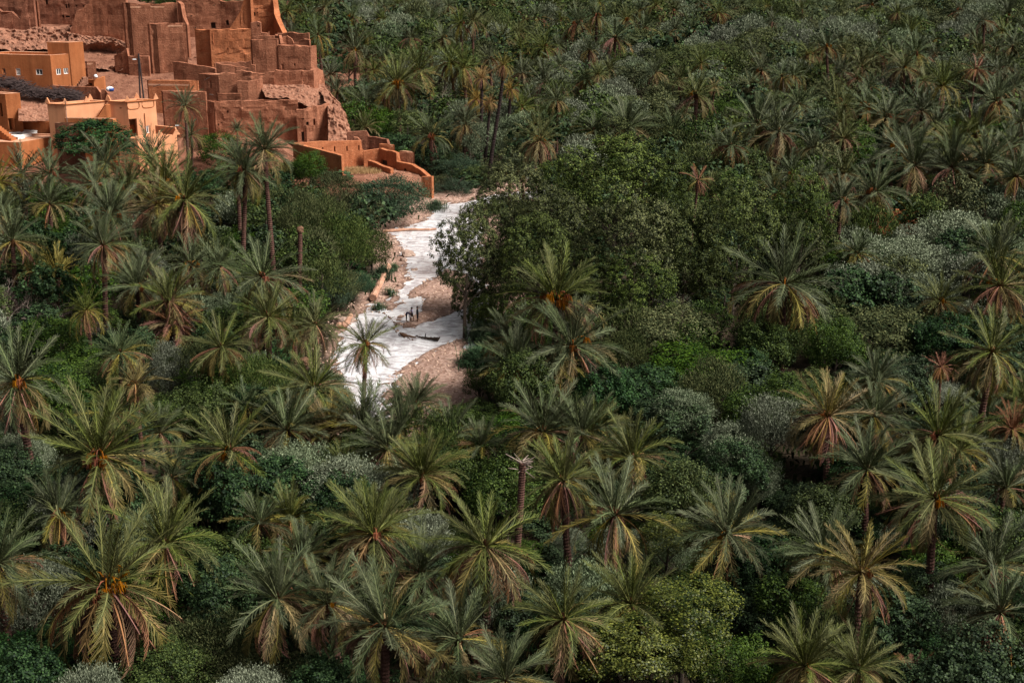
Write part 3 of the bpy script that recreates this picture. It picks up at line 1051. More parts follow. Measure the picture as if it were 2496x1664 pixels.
# ---- rust-coloured house
rh, off, C, zt = house('rust_house', 'rust-coloured flat-roofed house with white windows above the brush fence', 122, 135, 224, 9, 30, -60, 204, PR, drop=0.55, rough=0.0,
      cope=MT['coping'],
      opL=[(5, 13, 167, 180, 'plain'), (39, 49, 167, 184, 'louvre'), (88, 103, 169, 183, 'casement')],
      opR=[(138, 148, 167, 183, 'casement'), (156, 166, 166, 181, 'casement'), (191, 195, 181, 186, 'plain')])
cR = (C[2] - C[1]).normalized()
u, _ = plane_hit(167, 140, C[1], cR)
q = C[1] + cR * u + Vector((0.5, -0.86, 0)) * 0.03
house('rust_tower', 'square stair tower rising from the rust-coloured house', 167, 104, q.y, 9, 30, 114, 202, PR, drop=0.1, rough=0.0, cope=MT['coping'], cat='tower')
house('mud_annex', 'small pale annex with a brown door beside the rust-coloured house', 204, 151, 228.5, 60, 8, 202.5, 233, A, drop=0.2, rough=0.03, opR=[(205, 213, 167, 189, 'dark_door')], cat='annex')
ruin('yard_wall', 'low round-topped mud basin wall beside the annex', [(203, 194, 222.5), (228, 195, 221.6), (252, 188, 222.4), (256, 186, 224.5)], PR, 0.35, opens=[(216, 224, 203, 208, 0)], rough=0.02, jag=0.03)
ruin('yard_wall', 'long sagging yard wall under the rust-coloured house', [(128, 208, 220.5), (170, 211, 219.8), (234, 212, 219), (244, 226, 218.6)], A, 0.4, rough=0.05, jag=0.05)
ruin('yard_wall', 'small pale wall beside the covered bundle', [(246, 218, 218), (256, 219, 218), (262, 228, 217.8)], A, 0.5, opens=[], rough=0.05, jag=0.05)
ruin('yard_wall', 'plain mud wall behind the stair house', [(-30, 203, 217), (30, 203, 216.4), (55, 202, 216)], A, 0.5, rough=0.05, jag=0.06)
sg = Geo()
p = at_y(197, 205, 220.8)
for k in range(5):
    sg.box((0.22 * k - 0.4, 0.16 * k, 0.2 * k + 0.1), (0.35, 0.5, 0.1 + 0.1 * k), 0.5)
tag(link('stone_steps', sg.mesh('stone_steps', MT['rubble']), loc=(p.x, p.y, p.z - 0.5)), 'small grey stone steps at the corner of the rust-coloured house', 'steps')

# ---- stair house with the terrace of white boxes
house('stair_house', 'tall orange block with a dark window above the terrace of white boxes', 12, 229, 209, 20, 22, -60, 48, PR, drop=0.1, rough=0.02, cope=MT['coping'],
      opL=[(-2, 4, 252, 284)], opR=[(20, 32, 288, 318), (38, 46, 290, 318)])
th_, off, C, zt = house('terrace_house', 'orange house with a walled roof terrace strewn with white boxes', 48, 347, 203, 8, 50, -60, 161, PR, drop=0.12, rough=0.02, cope=MT['coping'], roofmat=MT['coping'],
      opR=[(145, 150, 362, 372)])
ruin('yard_wall', 'back wall of the terrace strewn with white boxes', [(36, 290, 211.2), (80, 293, 210.6), (124, 297, 210), (126, 314, 209.4)], PR, 0.35, rough=0.02, jag=0.02)
g = Geo()
a0, a1 = at_y(-16, 300, 207.0), at_y(30, 336, 205.0)
for k in range(9):
    f = k / 8
    q = a0.lerp(a1, f)
    g.box((q.x - a0.x, q.y - a0.y, (q.z - a0.z) - 0.6), (0.22, 0.5, 0.6), -0.4)
tag(link('stair_flight', g.mesh('stair_flight', PR), loc=a0), 'flight of plastered steps going down to the terrace of white boxes', 'stairs')
BX = [(38, 327), (46, 319), (44, 333), (55, 330), (70, 322), (30, 330), (52, 322), (36, 335), (62, 333), (74, 326), (48, 338)]
for k, (bx_, by_) in enumerate(BX):
    p = at_z(bx_, by_, zt - 0.12)
    g = Geo()
    w = 0.45 + 0.35 * VR.random()
    if k in (4, 9):
        w = 0.85
    g.box((0, 0, 0.16), (w, 0.42, 0.16), 0.1 * k)
    g.box((0, 0, 0.35), (w + 0.05, 0.47, 0.03), 0.1 * k)
    g2 = Geo()
    g2.box((0, 0, 0.16), (w + 0.004, 0.10, 0.05), 0.1 * k)
    o = link('white_box', g.mesh('white_box', MT['white_paint']), loc=(p.x, p.y, zt - 0.118))
    tag(o, 'long white lidded box at the open end of the roof terrace' if k == 4 else 'white lidded box lying on the roof terrace', 'box', 'white boxes on the roof terrace')
    link('strap', g2.mesh('strap', MT['plaster_rust']), o)

# ---- bright orange house
def merlon(root, off, q, ang, h=0.75, w=0.34, n=4):
    g = Geo()
    for k in range(n):
        ww = w * (1 - k / n)
        g.box((0, 0, h * (k + 0.5) / n), (ww, 0.12, h / n / 2), ang)
    link('merlon', g.mesh('merlon', PO), root, (q.x - off.x, q.y - off.y, q.z - off.z))

r1, off1, C1, z1 = house('orange_house', 'long low wing of the bright orange house with pointed corner merlons', 158, 254, 204.6, 14, 30, 115, 262, PO, drop=0.7, rough=0.0, thick=0.3,
                         opL=[(133, 138, 257, 263)])
for q, a in ((C1[0], -0.2), (C1[1], 0.3), (C1[1].lerp(C1[2], 0.5), 0.5), (C1[2], 0.5), (C1[3], 0.5)):
    merlon(r1, off1, q + Vector((0, 0.16, -0.02)), a)
r2, off2, C2, z2 = house('orange_house', 'bright orange house with two oval panels, corner merlons and a porch', 310, 248, 206.4, 14, 30, 264, 379, PO, drop=0.7, rough=0.0, thick=0.3,
                         opR=[(314.5, 333, 289, 336), (357, 366, 306, 325, 'casement')], opL=[(290, 296, 262, 266)])
for q, a in ((C2[0], -0.2), (C2[1], 0.3), (C2[2], 0.5), (C2[3], 0.2)):
    merlon(r2, off2, q + Vector((0, 0.16, -0.02)), a)
dR = (C2[2] - C2[1]).normalized()
nO = Vector((dR.y, -dR.x, 0))
for (ox, oy, rw, rhh) in ((325, 257.5, 14.5, 9.5), (361, 254, 14.5, 9.5)):
    u0, zc = plane_hit(ox - rw, oy, C2[1], dR)
    u1, _ = plane_hit(ox + rw, oy, C2[1], dR)
    uc, hu = (u0 + u1) / 2, (u1 - u0) / 2
    hz = rhh / (FPX / 215.0)
    g = Geo()
    pts = []
    for k in range(29):
        t = 2 * math.pi * k / 28
        cu, cz = math.cos(t), math.sin(t)
        e = 0.55
        q = C2[1] + dR * (uc + hu * math.copysign(abs(cu) ** e, cu)) + nO * 0.03
        pts.append((q.x - off2.x, q.y - off2.y, zc - off2.z + hz * math.copysign(abs(cz) ** e, cz)))
    g.tube(pts, 0.05, 5)
    link('oval_moulding', g.mesh('oval_moulding', PR), r2)
# corner ledge line, porch post, inner door, drain pipe
for CC, rr, oo, zz in ((C1, r1, off1, z1), (C2, r2, off2, z2)):
    g = Geo()
    for i in (0, 1):
        a, c = CC[i], CC[i + 1]
        d = (c - a).normalized()
        nn = Vector((d.y, -d.x, 0))
        m = (a + c) / 2 + nn * 0.05
        g.box((m.x - oo.x, m.y - oo.y, zz - oo.z - 0.06), ((c - a).length / 2 + 0.06, 0.07, 0.05), math.atan2(d.y, d.x))
    link('ledge', g.mesh('ledge', PR), rr)
u0, za = plane_hit(322, 336, C2[1], dR)
u1, zb_ = plane_hit(333, 306, C2[1], dR)
window(r2, (C2[1] - off2) + Vector((-dR.y, dR.x, 0)) * 0.9, dR, (u0, u1, za - off2.z, zb_ - off2.z), 'door')
g = Geo()
q = at_y(352, 276, (C2[1] + dR * 2.6).y - 0.1)
u, zq = plane_hit(352, 276, C2[1], dR)
q = C2[1] + dR * u + nO * 0.07
g.tube([(q.x - off2.x, q.y - off2.y, zq - off2.z), (q.x - off2.x, q.y - off2.y, zq - off2.z - 3.0)], 0.05, 6)
link('drain_pipe', g.mesh('drain_pipe', MT['plaster_rust']), r2)
house('porch_roof', 'low flat porch roof in front of the bright orange house', 275, 290, 202.6, 6, 60, 157, 283, PR, drop=0.03, rough=0.0, cat='porch', cope=MT['coping'], opL=[(166, 172, 318, 336), (200, 250, 300, 338)])
house('kitchen_hut', 'small brown hut with a thick roof edge before the bright orange house', 192, 301, 200.8, 6, 40, 133, 201, AD, drop=0.03, rough=0.02, cat='hut', cope=MT['coping'], opL=[(160, 172, 322, 345)])
g = Geo()
a0 = at_y(243, 285, 206.2)
for k in range(8):
    g.box((0.16 * k, 0.05 * k, 0.11 * k), (0.35, 0.35, 0.12 + 0.11 * k), 0.5)
tag(link('stair_flight', g.mesh('stair_flight', PR), loc=a0), 'short flight of red steps climbing to the roof of the bright orange house', 'stairs')
r4, off4, C4, z4 = house('yard_block', 'walled yard below the bright orange house with stepped merlons', 335, 338, 201.8, 14, 30, 290, 429, PO, drop=0.6, rough=0.0, thick=0.3, cat='yard', opR=[(389, 392, 342, 348)])
for f in (0.35, 0.58, 1.0):
    merlon(r4, off4, C4[1].lerp(C4[2], f) + Vector((0, 0.16, -0.02)), 0.5, h=0.8, w=0.5, n=5)
ruin('yard_wall', 'orange back wall of the walled yard', [(378, 306, 207.5), (400, 308, 206.6), (427, 311, 205.4)], PO, 0.3, rough=0.0, jag=0.0)

# ---- low ruin by the river
RG = 'roofless walls of the low ruin by the river'
ruin('ruined_wall', 'smooth sloping front wall of the low ruin by the river', [(716, 350, 197.4), (735, 354, 196.6), (774, 364, 195.2), (832, 380, 193.2)], AR_, 0.55, rough=0.03, jag=0.05, group=RG)
ruin('ruined_wall', 'long back wall of the low ruin with four slit windows', [(717, 350, 198), (760, 347, 199.4), (820, 345, 201), (880, 343, 202.6), (883, 362, 202.7), (898, 374, 203)], AR_, 0.5,
     opens=[(785.5, 788.5, 359, 367, 1), (814.5, 817.5, 357, 370, 1), (844.5, 847.5, 356, 369, 2), (873.5, 876.5, 354, 367, 2)], rough=0.04, jag=0.06, group=RG)
ruin('ruined_wall', 'inner cross wall of the low ruin meeting its tall corner', [(886, 369, 201.8), (905, 366, 202), (925, 363, 202.2)], AR_, 0.45, rough=0.11, jag=0.08, group=RG)
ruin('ruined_wall', 'corner wall of the low ruin with a dark hole at its foot', [(924, 362, 202.2), (945, 367, 201), (966, 373, 199.8), (968, 394, 199.6)], AR_, 0.5, opens=[(928, 944, 392, 400, 0)], rough=0.08, jag=0.22, group=RG)
house('ruined_block', 'thick wall stump behind the corner of the low ruin', 927, 352, 203.4, 30, 4, 924, 962, AR_, drop=0.05, jag=0.22, rough=0.16, cat='wall')
house('ruined_block', 'square free-standing mud block beside the climbing shrubs', 972, 368, 202.6, 30, 5, 969, 1010, A, drop=0.05, jag=0.25, rough=0.12, cat='wall')
ruin('ruined_wall', 'low slanting wall across the yard of the low ruin', [(896, 391, 200.2), (915, 397, 199), (952, 412, 196.4)], AR_, 0.5, rough=0.05, jag=0.06, group=RG)
ruin('ruined_wall', 'long outer wall of the low ruin stepping down to the river', [(966, 394, 199.2), (985, 398, 198.4), (1004, 402, 197.6), (1024, 414, 196.4), (1040, 428, 195.2), (1047, 440, 194.6)], AR_, 0.6, opens=[(984, 990, 411, 417, 1)], rough=0.12, jag=0.14, group=RG)
house('ruined_block', 'tall mud pier at the river end of the low ruin', 1052, 432, 191.8, 12, 50, 1027, 1057, AR_, drop=0.1, jag=0.25, rough=0.16, cat='wall')
ruin('ruined_wall', 'grey rough wall running behind the low ruin', [(846, 322, 206.5), (870, 321, 206.8), (894, 320, 207), (898, 333, 207), (930, 338, 206.4), (942, 340, 206), (946, 354, 205.8)], AD, 0.5, rough=0.12, jag=0.2, group=RG)
ruin('ruined_wall', 'rounded mud hump against the back wall of the low ruin', [(852, 345, 205), (862, 335, 205), (872, 336, 205), (880, 345, 205)], A, 0.6, jag=0.03, group=RG)
crag('rock_outcrop', 'pale stony ground inside the low ruin', [[(832, 412, 200), (870, 410, 200.5), (925, 412, 199.5), (1020, 424, 196.5)], [(832, 428, 196.5), (880, 428, 196.5), (940, 428, 195.6), (1035, 440, 194)], [(832, 450, 192.5), (880, 450, 192.5), (960, 448, 192.5), (1040, 462, 192)]], MT['rubble'], 0.22, nu=60)
# red garden wall among the olives
ruin('garden_wall', 'short red garden wall showing between olives and palms', [(2118, 513, 172), (2137, 510, 172), (2180, 511, 172), (2240, 514, 172)], AR_, 0.4, rough=0.02, jag=0.03)
# far mud building glimpsed behind palms
house('far_house', 'small far mud house half hidden by palms beyond the grove', 1010, 10, 425, 5, 20, 990, 1075, A, drop=0.2, rough=0.0)

# ---- brush fence, bundle, bag, poles
g = Geo()
br = random.Random(5)
P0 = [at_y(-20, 196, 214.5), at_y(40, 200, 214), at_y(70, 216, 213.4), at_y(110, 226, 213), at_y(150, 225, 213), at_y(190, 230, 212.6)]
for k in range(1500):
    t = br.random() * 4.99
    i = int(t)
    c = P0[i].lerp(P0[i + 1], t - i)
    a = br.gauss(0.2, 0.7)
    d = Vector((math.cos(a), 0.5 * math.sin(a), br.gauss(0, 0.35)))
    c = c + Vector((br.gauss(0, 0.3), br.gauss(0, 0.5), br.gauss(-0.25, 0.30))) - P0[2]
    ln = 0.4 + br.random() * 0.7
    e = Vector((0, 0.02, 0.035))
    g.add([c - d * ln - e, c + d * ln - e, c + d * ln + e, c - d * ln + e], [(0, 1, 2, 3)])
for i in range(5):
    g.tube([P0[i] - P0[2] - Vector((0, 0, 0.5)), P0[i + 1] - P0[2] - Vector((0, 0, 0.5))], 0.42, 6)
tag(link('brush_fence', g.mesh('brush_fence', MT['brush']), loc=P0[2]), 'long heap of dark dry brushwood along the slope', 'brushwood')

p = at_y(268, 218, 217.2)
bm = bmesh.new()
bmesh.ops.create_uvsphere(bm, u_segments=14, v_segments=9, radius=1)
for v in bm.verts:
    v.co = Vector((v.co.x * 0.62, v.co.y * 0.5, max(-0.35, v.co.z * 0.42))) * (1 + 0.12 * vnoise(v.co.x * 3, v.co.y * 3, v.co.z * 3))
for f in bm.faces:
    f.smooth = True
    f.material_index = 1 if (f.calc_center_median().x > 0.1 and f.calc_center_median().z < 0.16) else 0
me = bpy.data.meshes.new('covered_bundle')
bm.to_mesh(me)
bm.free()
me.materials.append(MT['white_cloth'])
me.materials.append(MT['blue_cloth'])
tag(link('covered_bundle', me, loc=p), 'bundle under a white and blue sheet below the stony slope', 'bundle')
p = at_y(233, 188, 221.4)
g = Geo()
g.rock((0, 0, 0.1), 0.33, random.Random(3), flat=0.8)
tag(link('white_sack', g.mesh('white_sack', MT['white_cloth'], True), loc=p), 'small white sack in the mud basin', 'sack')

ro = at_y(346, 236, 212.5)
pz = tz(ro.x, ro.y)
topz = at_y(346, 131, 212.5).z
root = empty('utility_pole', (ro.x, ro.y, pz - 0.4), 'dark timber A-shaped utility pole with a street lamp', 'utility pole')
hh = topz - pz + 0.4
for s in (-0.52, 0.46):
    g = Geo()
    g.tube([(s, 0, 0), (s * 0.05, 0, hh)], [0.15, 0.10], 8)
    link('leg', g.mesh('leg', MT['pole']), root)
g = Geo()
g.tube([(0, 0, hh - 0.7), (-0.4, -0.1, hh - 0.75)], 0.035, 5)
link('lamp_arm', g.mesh('lamp_arm', MT['pole']), root)
g = Geo()
g.box((-0.6, -0.12, hh - 0.8), (0.25, 0.12, 0.06), 0.1)
link('lamp_head', g.mesh('lamp_head', MT['lamp_shell']), root)
p = at_y(163, 290, 201.5)
g = Geo()
g.tube([(0, 0, -1.0), (0, 0, 2.4)], 0.045, 6, m=1)
g.tube([(0, 0, 1.2), (0, 0, 2.5)], 0.055, 6)
tag(link('thin_pole', g.mesh('thin_pole', [MT['dark_wood'], MT['grey_bark']]), loc=p), 'thin dark post before the long orange wing', 'post')
p = at_y(430, 306, 205)
root = empty('wall_lamp', (p.x, p.y, tz(p.x, p.y)), 'white street lamp on a thin post beside the walled yard', 'street lamp')
hz = p.z - tz(p.x, p.y)
g = Geo()
g.tube([(0, 0, -0.3), (0, 0, hz)], 0.04, 6)
link('post', g.mesh('post', MT['pole']), root)
g = Geo()
g.box((0.12, 0, hz), (0.26, 0.12, 0.06), 0.2)
link('lamp_head', g.mesh('lamp_head', MT['lamp_shell']), root)
# roof poles sticking from the mud houses
for (a, bq, Y) in (((498, 196), (512, 188), 219.2), ((510, 230), (520, 232), 213.2), ((373, 212), (391, 206), 219.2)):
    p0, p1 = at_y(*a, Y), at_y(*bq, Y + 0.3)
    g = Geo()
    g.tube([(0, 0, 0), p1 - p0], 0.05, 5)
    tag(link('roof_beam', g.mesh('roof_beam', MT['dark_wood']), loc=p0), 'thin timber beam sticking out of a mud house wall', 'beam', 'timber beams in the mud walls')

# rubble strewn on the village slope (nobody could count it)
g = Geo()
rr = random.Random(8)
for k in range(1700):
    x = -80 + 66 * rr.random()
    y = 199 + 44 * rr.random()
    if x > -24 and y > 206:
        continue
    r = 0.08 + 0.22 * rr.random() ** 2.5
    n_, kk = 4, 5
    g.rock((x, y, tz(x, y) + r * 0.2), r, rr)
tag(link('rubble', g.mesh('rubble', MT['rubble'])), 'loose stones and rubble strewn over the village slope', 'rubble', kind='stuff')
# dry grass in the low ruin
g = Geo()
for k in range(900):
    x0, y0 = gp(838 + 90 * rr.random(), 412 + 14 * rr.random(), 2.6)
    h = 0.2 + 0.35 * rr.random()
    dx, dy = rr.gauss(0, 0.15), rr.gauss(0, 0.1)
    z0 = tz(x0, y0) + 0.15
    g.add([(x0 - 0.03, y0, z0), (x0 + 0.03, y0, z0), (x0 + dx + 0.015, y0 + dy, z0 + h), (x0 + dx - 0.015, y0 + dy, z0 + h)], [(0, 1, 2, 3)], a=rr.random())
tag(link('dry_grass', g.mesh('dry_grass', MT['l_straw'])), 'dry yellow grass inside the low ruin', 'grass', kind='stuff')

# ================================================================== PALMS
FR = np.random.default_rng(4)


def frond_geo(bend, nl, seed, width=1.0, droop=0.0, nseg=8):
    """one pinnate frond, base at the origin, growing along +X, length 1, curving down; returns V, Q, tint"""
    rng = np.random.default_rng(seed)
    T = np.linspace(0, 1, 41)
    th = -bend * T ** 1.6
    dx, dz = np.cos(th), np.sin(th)
    X = np.concatenate([[0], np.cumsum((dx[1:] + dx[:-1]) / 2)]) / 40
    Z = np.concatenate([[0], np.cumsum((dz[1:] + dz[:-1]) / 2)]) / 40
    sway = rng.normal(0, 0.05)
    Ysw = sway * T ** 2
    V, Q, A = [], [], []
    # rachis: flat-topped three-sided stem
    k0 = np.linspace(0, 40, nseg + 1).astype(int)
    for a, k in enumerate(k0):
        w = 0.011 * (1 - 0.85 * T[k]) + 0.0015
        V += [(X[k], Ysw[k] - w, Z[k] + w * 0.4), (X[k], Ysw[k] + w, Z[k] + w * 0.4), (X[k], Ysw[k], Z[k] - w * 1.2)]
        A += [0.95 + 0.25 * (1 - T[k])] * 3
        if a:
            o = (a - 1) * 3
            for j in range(3):
                m = (j + 1) % 3
                Q.append((o + j, o + m, o + 3 + m, o + 3 + j))
    tt = np.linspace(0.13, 0.995, nl)
    for s in (-1, 1):
        for t in tt:
            t = t + rng.normal(0, 0.006)
            t = min(max(t, 0.1), 1.0)
            px, pz, py = np.interp(t, T, X), np.interp(t, T, Z), np.interp(t, T, Ysw)
            an = np.interp(t, T, th)
            ln = 0.175 * width * (math.sin(math.pi * (0.12 + 0.80 * t)) ** 0.7) * rng.uniform(0.85, 1.12)
            fwd = R(38 - 14 * t + rng.normal(0, 7))             # angle off the stem
            v = R(28 - 60 * droop + rng.normal(0, 14))            # raised in a V
            lx, ly, lz = math.cos(fwd), s * math.sin(fwd) * math.cos(v), math.sin(fwd) * math.sin(v)
            # turn into the stem's direction at t
            gx = lx * math.cos(an) - lz * math.sin(an)
            gz = lx * math.sin(an) + lz * math.cos(an)
            tip = np.array([px + gx * ln, py + ly * ln, pz + gz * ln - 0.02 * droop - ln * 0.12])
            base = np.array([px, py, pz])
            axis_ = np.array([math.cos(an), 0, math.sin(an)])
            wb = 0.0205 * width ** 0.5
            i = len(V)
            mid = (base * 0.55 + tip * 0.45)
            V += [tuple(base - axis_ * wb * 0.5), tuple(base + axis_ * wb * 0.5), tuple(tip + axis_ * wb * 0.22), tuple(tip - axis_ * wb * 0.22)]
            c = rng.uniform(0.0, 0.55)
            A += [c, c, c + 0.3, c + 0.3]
            Q.append((i, i + 1, i + 2, i + 3))
    return np.array(V), np.array(Q), np.clip(np.array(A), 0, 1.2)


BENDS = [R(16), R(42), R(72), R(104)]
TONES = ['f_blue', 'f_green', 'f_olive', 'f_tan', 'f_dead']
HI, LO = {}, {}
for bi, bnd in enumerate(BENDS):
    for var in range(2):
        HI[bi, var] = frond_geo(bnd, 42, 10 * bi + var, droop=0.25 * bi / 3)
        V, Qf, Af = frond_geo(bnd, 17, 50 + 10 * bi + var, width=1.05, droop=0.25 * bi / 3, nseg=4)
        LO[bi, var] = (V, Qf, Af)
    for var in (2, 3):                                            # withered: narrow, hanging leaflets
        HI[bi, var] = frond_geo(bnd, 30, 90 + 10 * bi + var, width=0.62, droop=1.2)
        LO[bi, var] = frond_geo(bnd, 13, 130 + 10 * bi + var, width=0.72, droop=1.2, nseg=4)
# broaden the sparse leaflets of the distant version so the frond keeps its mass
for k in LO:
    V, Qf, Af = LO[k]
    for q in Qf[12:]:
        for (i, j) in ((0, 1), (3, 2)):
            c = (V[q[i]] + V[q[j]]) / 2
            V[q[i]] = c + (V[q[i]] - c) * 1.9
            V[q[j]] = c + (V[q[j]] - c) * 1.9
FM = {}


def frond_mesh(tone, bi, var):
    k = (tone, bi, var)
    if k not in FM:
        V, Qf, Af = HI[bi, var]
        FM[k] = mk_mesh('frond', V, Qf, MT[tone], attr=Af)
    return FM[k]


def frond_plan(rng, tone, dead=0.3, n=46, spread=1.0, sparse=False, lowcut=-42):
    """list of (azimuth, elevation, length, bend class, variant, tone)"""
    out = []
    off = rng.random() * 6.28
    ex = rng.uniform(0.80, 1.12)
    lowcut = lowcut + rng.uniform(-14, 10)
    gap, gw = rng.random() * 6.28, (rng.uniform(0.25, 0.6) if rng.random() < 0.5 else 0.0)
    rag = rng.uniform(0.05, 0.16)
    for i in range(n):
        f = (i + 0.5) / n
        az = off + i * 2.39996 + rng.gauss(0, 0.22)
        el = 80 - (80 - lowcut) * f ** ex * spread + rng.gauss(0, 7)
        ln = (0.86 + 0.14 * min(1, f * 2.6)) * rng.uniform(1 - 2 * rag, 1 + rag)
        if f > 0.35 and abs((az - gap + 3.14159) % 6.28318 - 3.14159) < gw:
            continue
        b = 0 if f < 0.40 else (1 if f < 0.70 else 2)
        if rng.random() < 0.22:
            b = min(3, b + 1)
        if el < 5 and rng.random() < 0.35:
            b = 3
        tn = tone
        if f > 0.62:
            tn = 'f_olive' if rng.random() < 0.65 else tone
        if f > 0.84:
            tn = 'f_tan' if rng.random() < (0.08 + 0.5 * dead) else 'f_olive'
        out.append((az, el, ln, b, rng.randrange(2), tn))
    nd = int(round(38 * dead))
    for i in range(nd):
        az = off + i * 2.39996 * 1.3 + rng.gauss(0, 0.3)
        el = rng.uniform(-62, -22) if i % 3 else rng.uniform(-35, 0)
        out.append((az, el, rng.uniform(0.72, 0.98), rng.choice((1, 2)), 2 + rng.randrange(2), 'f_dead' if rng.random() < 0.8 else 'f_tan'))
    return out


def frond_matrix(az, el, ln):
    # a frond leaves the heart a little out from the axis
    m = Matrix.Rotation(az, 4, 'Z') @ Matrix.Rotation(-R(el), 4, 'Y')
    return m, Vector((0.05 * math.cos(az), 0.05 * math.sin(az), 0.035 * math.sin(R(el))))


CROWNS = {}


def crown_mesh(key, seed, tone, dead, n, lowcut):
    """distant crown: green fronds joined as one part, withered ones as another"""
    if key in CROWNS:
        return CROWNS[key]
    rng = random.Random(seed)
    G1, G2 = Geo(), Geo()
    used = TONES
    for az, el, ln, b, var, tn in frond_plan(rng, tone, dead, n, lowcut=lowcut):
        V, Qf, Af = LO[b, var]
        m, o = frond_matrix(az, el, ln)
        M3 = np.array(m.to_3x3()) * ln
        W = V @ M3.T + np.array(o)
        (G2 if var >= 2 else G1).add(W, Qf, used.index(tn), Af)
    mats = [MT[t] for t in TONES]
    CROWNS[key] = (G1.mesh('crown', mats), G2.mesh('withered_fronds', mats) if G2.n else None)
    return CROWNS[key]


def date_mesh(seed):
    rng = random.Random(seed)
    G = Geo()
    G.tube([(0, 0, 0), (0.10, 0, 0.07), (0.19, 0, 0.06), (0.23, 0, 0.0)], [0.011, 0.009, 0.008, 0.007], 4, a=0.3)
    for k in range(34):
        a = rng.random() * 6.28
        r = 0.05 * math.sqrt(rng.random())
        ln = 0.06 + 0.06 * rng.random()
        x, y = 0.225 + r * math.cos(a), r * math.sin(a)
        ox, oy = 0.35 * (x - 0.225), 0.35 * y
        z0 = 0.015 * rng.random()
        e = 0.0048
        G.add([(x - e, y, z0), (x + e, y, z0), (x + e + ox, y + oy, z0 - ln), (x - e + ox, y + oy, z0 - ln)], [(0, 1, 2, 3)], a=rng.random())
        G.add([(x, y - e, z0), (x, y + e, z0), (x + ox, y + e + oy, z0 - ln), (x + ox, y - e + oy, z0 - ln)], [(0, 1, 2, 3)], a=rng.random())
    return G.mesh('date_cluster', MT['date'])


DATES = [date_mesh(k) for k in range(3)]


def heart_mesh():
    G = Geo()
    for i in range(7):                                            # old leaf bases round the growing point
        for j in range(9):
            a = j * 0.698 + i * 0.35
            z = -0.11 + i * 0.024
            r = 0.062 - 0.003 * i
            c = Vector((r * math.cos(a), r * math.sin(a), z))
            o = Vector((0.034 * math.cos(a), 0.034 * math.sin(a), 0.05))
            t = Vector((-0.016 * math.sin(a), 0.016 * math.cos(a), 0))
            G.add([c - t, c + t, c + o + t * 0.4, c + o - t * 0.4], [(0, 1, 2, 3)])
    G.tube([(0, 0, -0.14), (0, 0, -0.06), (0, 0, 0.03), (0, 0, 0.10)], [0.052, 0.062, 0.045, 0.012], 8)
    return G.mesh('leaf_bases', MT['heart'])


HEART = heart_mesh()


def trunk_mesh(H, r0, r1, lean, mat, seed, sides=9, step=0.22):
    """stepped date-palm trunk: rings of old leaf boots, gently curved"""
    rng = random.Random(seed)
    n = max(6, int(H / step))
    pts, rad = [], []
    for i in range(n * 2 + 1):
        f = i / (n * 2)
        w = f * f * (3 - 2 * f) * 0.5 + f * 0.5
        pts.append((lean[0] * w, lean[1] * w, H * f))
        r = r0 + (r1 - r0) * min(1, f * 1.15)
        if f < 0.08:
            r *= 1.25 - 3 * f
        rad.append(r * (1.16 if i % 2 else 0.94) * (1 + 0.05 * rng.uniform(-1, 1)))
    G = Geo()
    G.tube(pts, rad, sides)
    return G.mesh('trunk', mat)


PALM_N = [0]
SITES = []          # (x, y, radius) taken up by trunks and crowns
PREC = []
MARKS = []         # things that others can be described by


